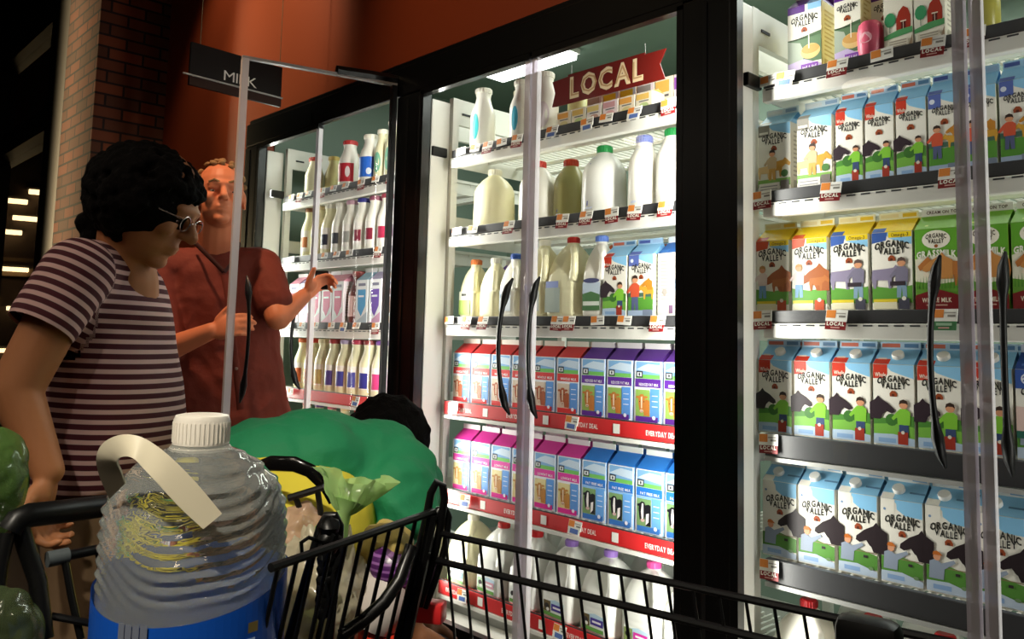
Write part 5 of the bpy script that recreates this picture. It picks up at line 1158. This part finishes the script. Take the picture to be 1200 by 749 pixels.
# trousers
b = MB(); TR = mat('tan_trousers', '7a6248', .8, bump=(40, .2, .004)); ell(b, hip+Vector((0, 0, -.02)), (.118, .165, .13), fr, TR)
for q in (1, -1):
    hp = hip+fr[1]*.080*q; kn = Vector((hp.x+.02, hp.y+.01, .48)); an = Vector((hp.x-.02, hp.y-.02, .10)); cone(b, hp, kn, .088, .068, TR); cone(b, kn, an, .068, .060, TR)
fuse(b, 'trousers', Wp, TR, .009, 4)
for q in (1, -1):
    b = MB(); c = hip+fr[1]*.08*q; ell(b, (c.x+.04, c.y+.02, .045), (.13, .05, .045), fr, mat('shoe_dark', '1c1a18', .5)); b.build('shoe', Wp, smooth=True)
# hair: tight curls
HB_ = mat('hair_black', '080605', .9, spec=.15, bump=(90, .9, .006)); b = MB(); rnd = random.Random(11); hcc = Vector((0.2346, -1.2955, 1.4624))
ell(b, hcc, (.102, .102, .092), (F, L, U), HB_)
for i in range(1100):
    d = Vector((rnd.gauss(0, 1), rnd.gauss(0, 1), rnd.gauss(0, 1))).normalized()
    x, y, z = d.dot(F), d.dot(L), d.dot(U)
    if x > .45 and z < .35: continue
    if x > .15 and z < -.35: continue
    c = hcc+F*x*.106+L*y*.110+U*z*.098; r = rnd.uniform(.006, .013); ell(b, c, (r, r, r), (F, L, U), HB_, 8)
for u, v in ((112, 285), (120, 296), (132, 300), (108, 268)): ell(b, atp(u, v, 1.62) if 0 else Vector([(0.1638, -1.3594, 1.3766), (0.1720, -1.3479, 1.3569), (0.1877, -1.3303, 1.3508), (0.1585, -1.3692, 1.4064)][((u, v) == (120, 296))*1+((u, v) == (132, 300))*2+((u, v) == (108, 268))*3]), (.026, .04, .026), (F, L, U), HB_, 10)
fuse(b, 'hair', Wp, HB_, .0042, 1)
b = MB(); GM = mat('glasses_metal', 'b8b0a8', .25, metal=.8)
for q in (1, -1):
    b.tube([P(.100, q*.032+.021*math.cos(t*PI/10), -.004+.015*math.sin(t*PI/10)) for t in range(20)], .0012, GM, 6, closed=True); b.tube([P(.098, q*.053, .004), P(.06, q*.074, .004), P(.0, q*.080, .006)], .0013, GM, 6)
b.tube([P(.103, .011, .0), P(.106, 0, .003), P(.103, -.011, .0)], .0013, GM, 6); b.build('glasses', Wp, smooth=True)
finish(Wp)

# --- man in the dark red shirt
SK2 = mat('skin_ruddy', 'cc7a56', .5, spec=.35, bump=(60, .05, .001)); SH2_ = mat('rust_shirt', '6e2618', .8, bump=(26, .35, .010))
Mp = person('person', (-1.12, -.50, 0), 'man in a dark red button shirt standing behind the open cooler door')
fm = frame((.86, -.50, 0)); b = MB(); hm = Vector((-1.0847, -0.5641, 1.7092)); F, L, U, P = head(b, hm, (.93, -.30, .10), (-.15, .05, 1), 1.12, SK2)
cone(b, P(-.015, 0, -.06), (-1.1613, -0.5322, 1.5236), .068, .078, SK2)
rsh = Vector((-1.2524, -0.7049, 1.4292)); lsh = Vector((-1.1045, -0.3745, 1.4612))
re_ = Vector((-1.1417, -0.7211, 1.1261)); rw = Vector((-0.9669, -0.6184, 1.2041)); cone(b, rsh, re_, .055, .050, SK2); cone(b, re_, rw, .048, .031, SK2)
hand(b, rw, Vector((-0.8455, -0.5380, 1.2432))-rw, (0, 0, 1), (.1, .9, 0), SK2, .75, 1.12, thumb=Vector((-0.8720, -0.5497, 1.3362))-Vector((-0.9124, -0.5841, 1.2717)))
le_ = Vector((-0.9406, -0.3774, 1.2612)); lw = Vector((-0.9966, -0.2436, 1.3494)); cone(b, lsh, le_, .054, .048, SK2); cone(b, le_, lw, .047, .030, SK2)
hand(b, lw, Vector((-1.0086, -0.1494, 1.4264))-lw, (0, 0, 1), (.6, .3, -.3), SK2, .9, 1.10)
ell(b, (-1.1778, -0.4801, 1.2318), (.11, .16, .2), fm, SK2); hip = Vector((-1.2048, -0.4228, 0.8208))
for q in (1, -1):
    hp = hip+fm[1]*.095*q; cone(b, hp, (hp.x, hp.y, .5), .08, .058, SK2); cone(b, (hp.x, hp.y, .5), (hp.x-.02, hp.y, .09), .055, .038, SK2)
fuse(b, 'body', Mp, SK2, .0050); eyes(P, 1.0, Mp, '5a6a78')
b = MB(); trunk(b, [((-1.1849, -0.4196, 0.8453), .175, .235), ((-1.1869, -0.4344, 0.9370), .170, .228), ((-1.1914, -0.4573, 1.0679), .165, .218), ((-1.1937, -0.4778, 1.1989), .160, .215), ((-1.1907, -0.5074, 1.3293), .150, .212), ((-1.1950, -0.5246, 1.4206), .125, .205), ((-1.1965, -0.5343, 1.4793), .095, .17), ((-1.1854, -0.5279, 1.5189), .075, .11)], fm, SH2_)
cone(b, rsh, lsh, .080, .080, SH2_); cone(b, rsh, rsh.lerp(re_, .98), .080, .074, SH2_); cone(b, lsh, lsh.lerp(le_, .72), .078, .072, SH2_); ell(b, (-1.1726, -0.5252, 1.4920), (.085, .11, .05), fm, SH2_)
o = fuse(b, 'shirt', Mp, SH2_, .007, 5)
bm = bmesh.new(); bm.from_mesh(o.data)
for v in bm.verts: v.co += v.normal*(.012*noise.noise(v.co*8)+.006*math.sin(v.co.z*30+v.co.x*30+5*noise.noise(v.co*6))*noise.noise(v.co*5+Vector((7, 0, 0)))-.006*abs(noise.noise(v.co*16)))
bm.to_mesh(o.data); bm.free()
b = MB(); pl_ = [(-0.9784, -0.5779, 1.4081), (-0.9627, -0.5639, 1.3220), (-0.9561, -0.5465, 1.1938), (-0.9567, -0.5230, 1.0717), (-0.9633, -0.4950, 0.9242)]; b.tube(pl_, .013, SH2_, 8, flat=.35, up=(.6, .8, 0)); b.build('placket', Mp, smooth=True)
b = MB(); cl = mat('collar_dark', '3a1210', .8)
b.tube([(-1.1299, -0.6320, 1.5313), (-1.0747, -0.6278, 1.5026), (-1.0218, -0.6099, 1.4635), (-0.9799, -0.5812, 1.4203)], .010, cl, 8, flat=.4); b.tube([(-1.0435, -0.4956, 1.5324), (-0.9972, -0.5282, 1.4881), (-0.9760, -0.5587, 1.4467), (-0.9779, -0.5787, 1.4173)], .010, cl, 8, flat=.4); b.build('collar', Mp, smooth=True)
for i, (c) in enumerate(((-0.9483, -0.5705, 1.3214), (-0.9417, -0.5532, 1.1938), (-0.9423, -0.5298, 1.0723))):
    b = MB(); ell(b, c, (.003, .006, .006), fm, mat('button', '8a6a5a', .4), 10); b.build('button', Mp, smooth=True)
b = MB(); JN = mat('dark_jeans', '1a1a22', .85); ell(b, hip, (.12, .165, .14), fm, JN)
for q in (1, -1):
    hp = hip+fm[1]*.092*q; cone(b, hp, (hp.x, hp.y, .5), .094, .075, JN); cone(b, (hp.x, hp.y, .5), (hp.x-.02, hp.y, .10), .075, .062, JN)
fuse(b, 'jeans', Mp, JN, .009, 4)
for q in (1, -1):
    b = MB(); c = hip+fm[1]*.092*q; ell(b, (c.x+.04, c.y-.02, .045), (.14, .055, .045), fm, mat('shoe_dark')); b.build('shoe', Mp, smooth=True)
b = MB(); HR = mat('hair_sandy', '8a6a44', .8, bump=(120, .8, .004)); rnd = random.Random(4)
for i in range(170):
    d = Vector((rnd.gauss(0, 1), rnd.gauss(0, 1), rnd.gauss(0, 1))).normalized()
    if d.z < .10 or (d.x > .35 and d.z < .62): continue
    c = P(-.010+d.x*.096, d.y*.077, .026+d.z*.098); ell(b, c, (.013, .013, .011), (F, L, U), HR, 8)
fuse(b, 'hair', Mp, HR, .005, 1)
for q in (1, -1):
    b = MB(); b.tube([P(.094, q*.014, .024), P(.096, q*.030, .030), P(.084, q*.046, .024)], .0045, HR, 6); b.build('eyebrow', Mp, smooth=True)
finish(Mp)
b = MB(); b.box(-.026, .026, -.010, .010, -.045, .030, BLACKP, bev=.004); b.box(-.018, .018, -.0106, -.0100, -.02, .02, mat('screen_grey', '2a2c30', .15)); o = b.build('black_gadget', loc=(-1.0156, -0.1568, 1.4262), rotz=.9); tag(o, 'small black device held by the man in the dark red shirt', 'device')

# --- bending person in green
GS = mat('green_jersey', '1a8254', .75, bump=(14, .45, .02)); YL = mat('yellow_cloth', 'd8c83a', .8, bump=(14, .3, .012)); SK3 = mat('skin_brown', '8a5a3c', .5)
Bp = person('person', (.36, -1.0, 0), 'person in a green top bending over behind the cart, black hair just showing')
ba = Vector((0.3552, -1.0912, 0.9177)); bc = Vector((0.3968, -0.8717, 0.9293)); dfw = (bc-ba); dfw.z = 0; fb_ = frame(dfw)
hip = Vector((0.3541, -1.0740, 0.7845)); b = MB()
hd_ = Vector((0.2476, -0.7090, 0.9388)); F, L, U, P = head(b, hd_, (dfw.normalized()*.7+Vector((0, 0, -.7))), (dfw.normalized()*.6+Vector((0, 0, .8))), .95, SK3)
cone(b, hd_, bc, .05, .06, SK3); cone(b, bc, hip, .09, .09, SK3)
sh_ = Vector((0.5069, -0.8681, 0.9040)); e1 = Vector((0.5567, -0.8860, 0.7799)); w1 = Vector((0.5469, -0.8480, 0.6418)); cone(b, sh_, e1, .045, .038, SK3); cone(b, e1, w1, .036, .026, SK3); hand(b, w1, (.1, .1, -1), (.5, .5, 0), (.6, -.5, 0), SK3, .5)
s2 = Vector((0.2113, -0.7107, 0.8825)); e2_ = Vector((0.2439, -0.6507, 0.7007)); w2 = Vector((0.2881, -0.6265, 0.5487)); cone(b, s2, e2_, .045, .038, SK3); cone(b, e2_, w2, .036, .026, SK3); hand(b, w2, (.1, .1, -1), (-.5, .5, 0), (.6, -.5, 0), SK3, .5)
for q in (1, -1):
    hp = hip+fb_[1]*.085*q; cone(b, hp, (hp.x+.03, hp.y, .46), .075, .055, SK3); cone(b, (hp.x+.03, hp.y, .46), (hp.x-.02, hp.y, .09), .052, .036, SK3)
fuse(b, 'body', Bp, SK3, .006)
b = MB(); ell(b, (0.3402, -1.0522, 0.9457), (.13, .14, .085), fb_, GS); ell(b, (0.3682, -0.9639, 0.9489), (.14, .15, .098), fb_, GS); ell(b, (0.3949, -0.8686, 0.8917), (.14, .165, .130), fb_, GS); ell(b, (0.3809, -0.7924, 0.8713), (.10, .17, .095), fb_, GS)
ell(b, (0.5000, -0.8464, 0.9060), (.085, .075, .085), fb_, GS); cone(b, (0.5325, -0.8698, 0.9012), (0.5672, -0.8847, 0.8526), .076, .060, GS); cone(b, s2, s2.lerp(e2_, .5), .07, .06, GS)
o = fuse(b, 'green_top', Bp, GS, .007, 6)
bm = bmesh.new(); bm.from_mesh(o.data)      # the hem: everything behind and below it is left to the yellow garment
h0 = Vector((0.4763, -1.1184, 0.9876)); h1 = Vector((0.5134, -1.0116, 0.9287)); h2 = Vector((0.5169, -0.9370, 0.8409))
for v in bm.verts:
    for k in range(3):
        n_ = noise.noise(v.co*9+Vector((k, 0, 0)))
    q_ = v.co-h1; la = q_.dot(fb_[0])*14+q_.z*22+3*noise.noise(v.co*7)
    v.co += v.normal*(.014*noise.noise(v.co*9)+.010*math.sin(la*2.2)*(.4+noise.noise(v.co*5+Vector((3, 1, 2))))-.006*abs(noise.noise(v.co*20)))
bm.to_mesh(o.data); bm.free()
b = MB(); ell(b, (0.3903, -1.0723, 0.8396), (.155, .165, .150), fb_, YL); ell(b, (0.4558, -1.0320, 0.8426), (.13, .15, .118), fb_, YL); ell(b, hip, (.13, .165, .16), fb_, YL)
fuse(b, 'yellow_garment', Bp, YL, .008, 4)
b = MB(); b.tube([(0.5267, -1.1793, 0.9668), (0.5641, -1.1703, 0.9780), (0.6094, -1.1515, 0.9807), (0.6276, -1.1305, 0.9699), (0.6440, -1.1091, 0.9417), (0.6486, -1.1007, 0.9160)], [.010, .013, .013, .012, .009, .004], mat('belt_black', '0c0c0c', .2), 12, flat=.5); b.build('shoulder_strap', Bp, smooth=True)
b = MB(); TK = mat('dark_trousers', '1c1c1e', .8)
for q in (1, -1):
    hp = hip+fb_[1]*.085*q-Vector((0, 0, .08)); cone(b, hp, (hp.x+.03, hp.y, .46), .092, .07, TK); cone(b, (hp.x+.03, hp.y, .46), (hp.x-.02, hp.y, .10), .07, .058, TK)
fuse(b, 'trousers', Bp, TK, .009, 4)
for q in (1, -1):
    b = MB(); c = hip+fb_[1]*.085*q; ell(b, (c.x+.03, c.y, .045), (.13, .05, .045), fb_, mat('shoe_dark')); b.build('shoe', Bp, smooth=True)
b = MB(); rnd = random.Random(8); ell(b, P(-.01, 0, .02), (.105, .088, .102), (F, L, U), HB_)
for i in range(120):
    d = Vector((rnd.gauss(0, 1), rnd.gauss(0, 1), rnd.gauss(0, 1))).normalized()
    if d.x > .4: continue
    ell(b, P(-.01+d.x*.104, d.y*.086, .02+d.z*.10), (.014,)*3, (F, L, U), HB_, 8)
fuse(b, 'hair', Bp, HB_, .006, 1)
finish(Bp)
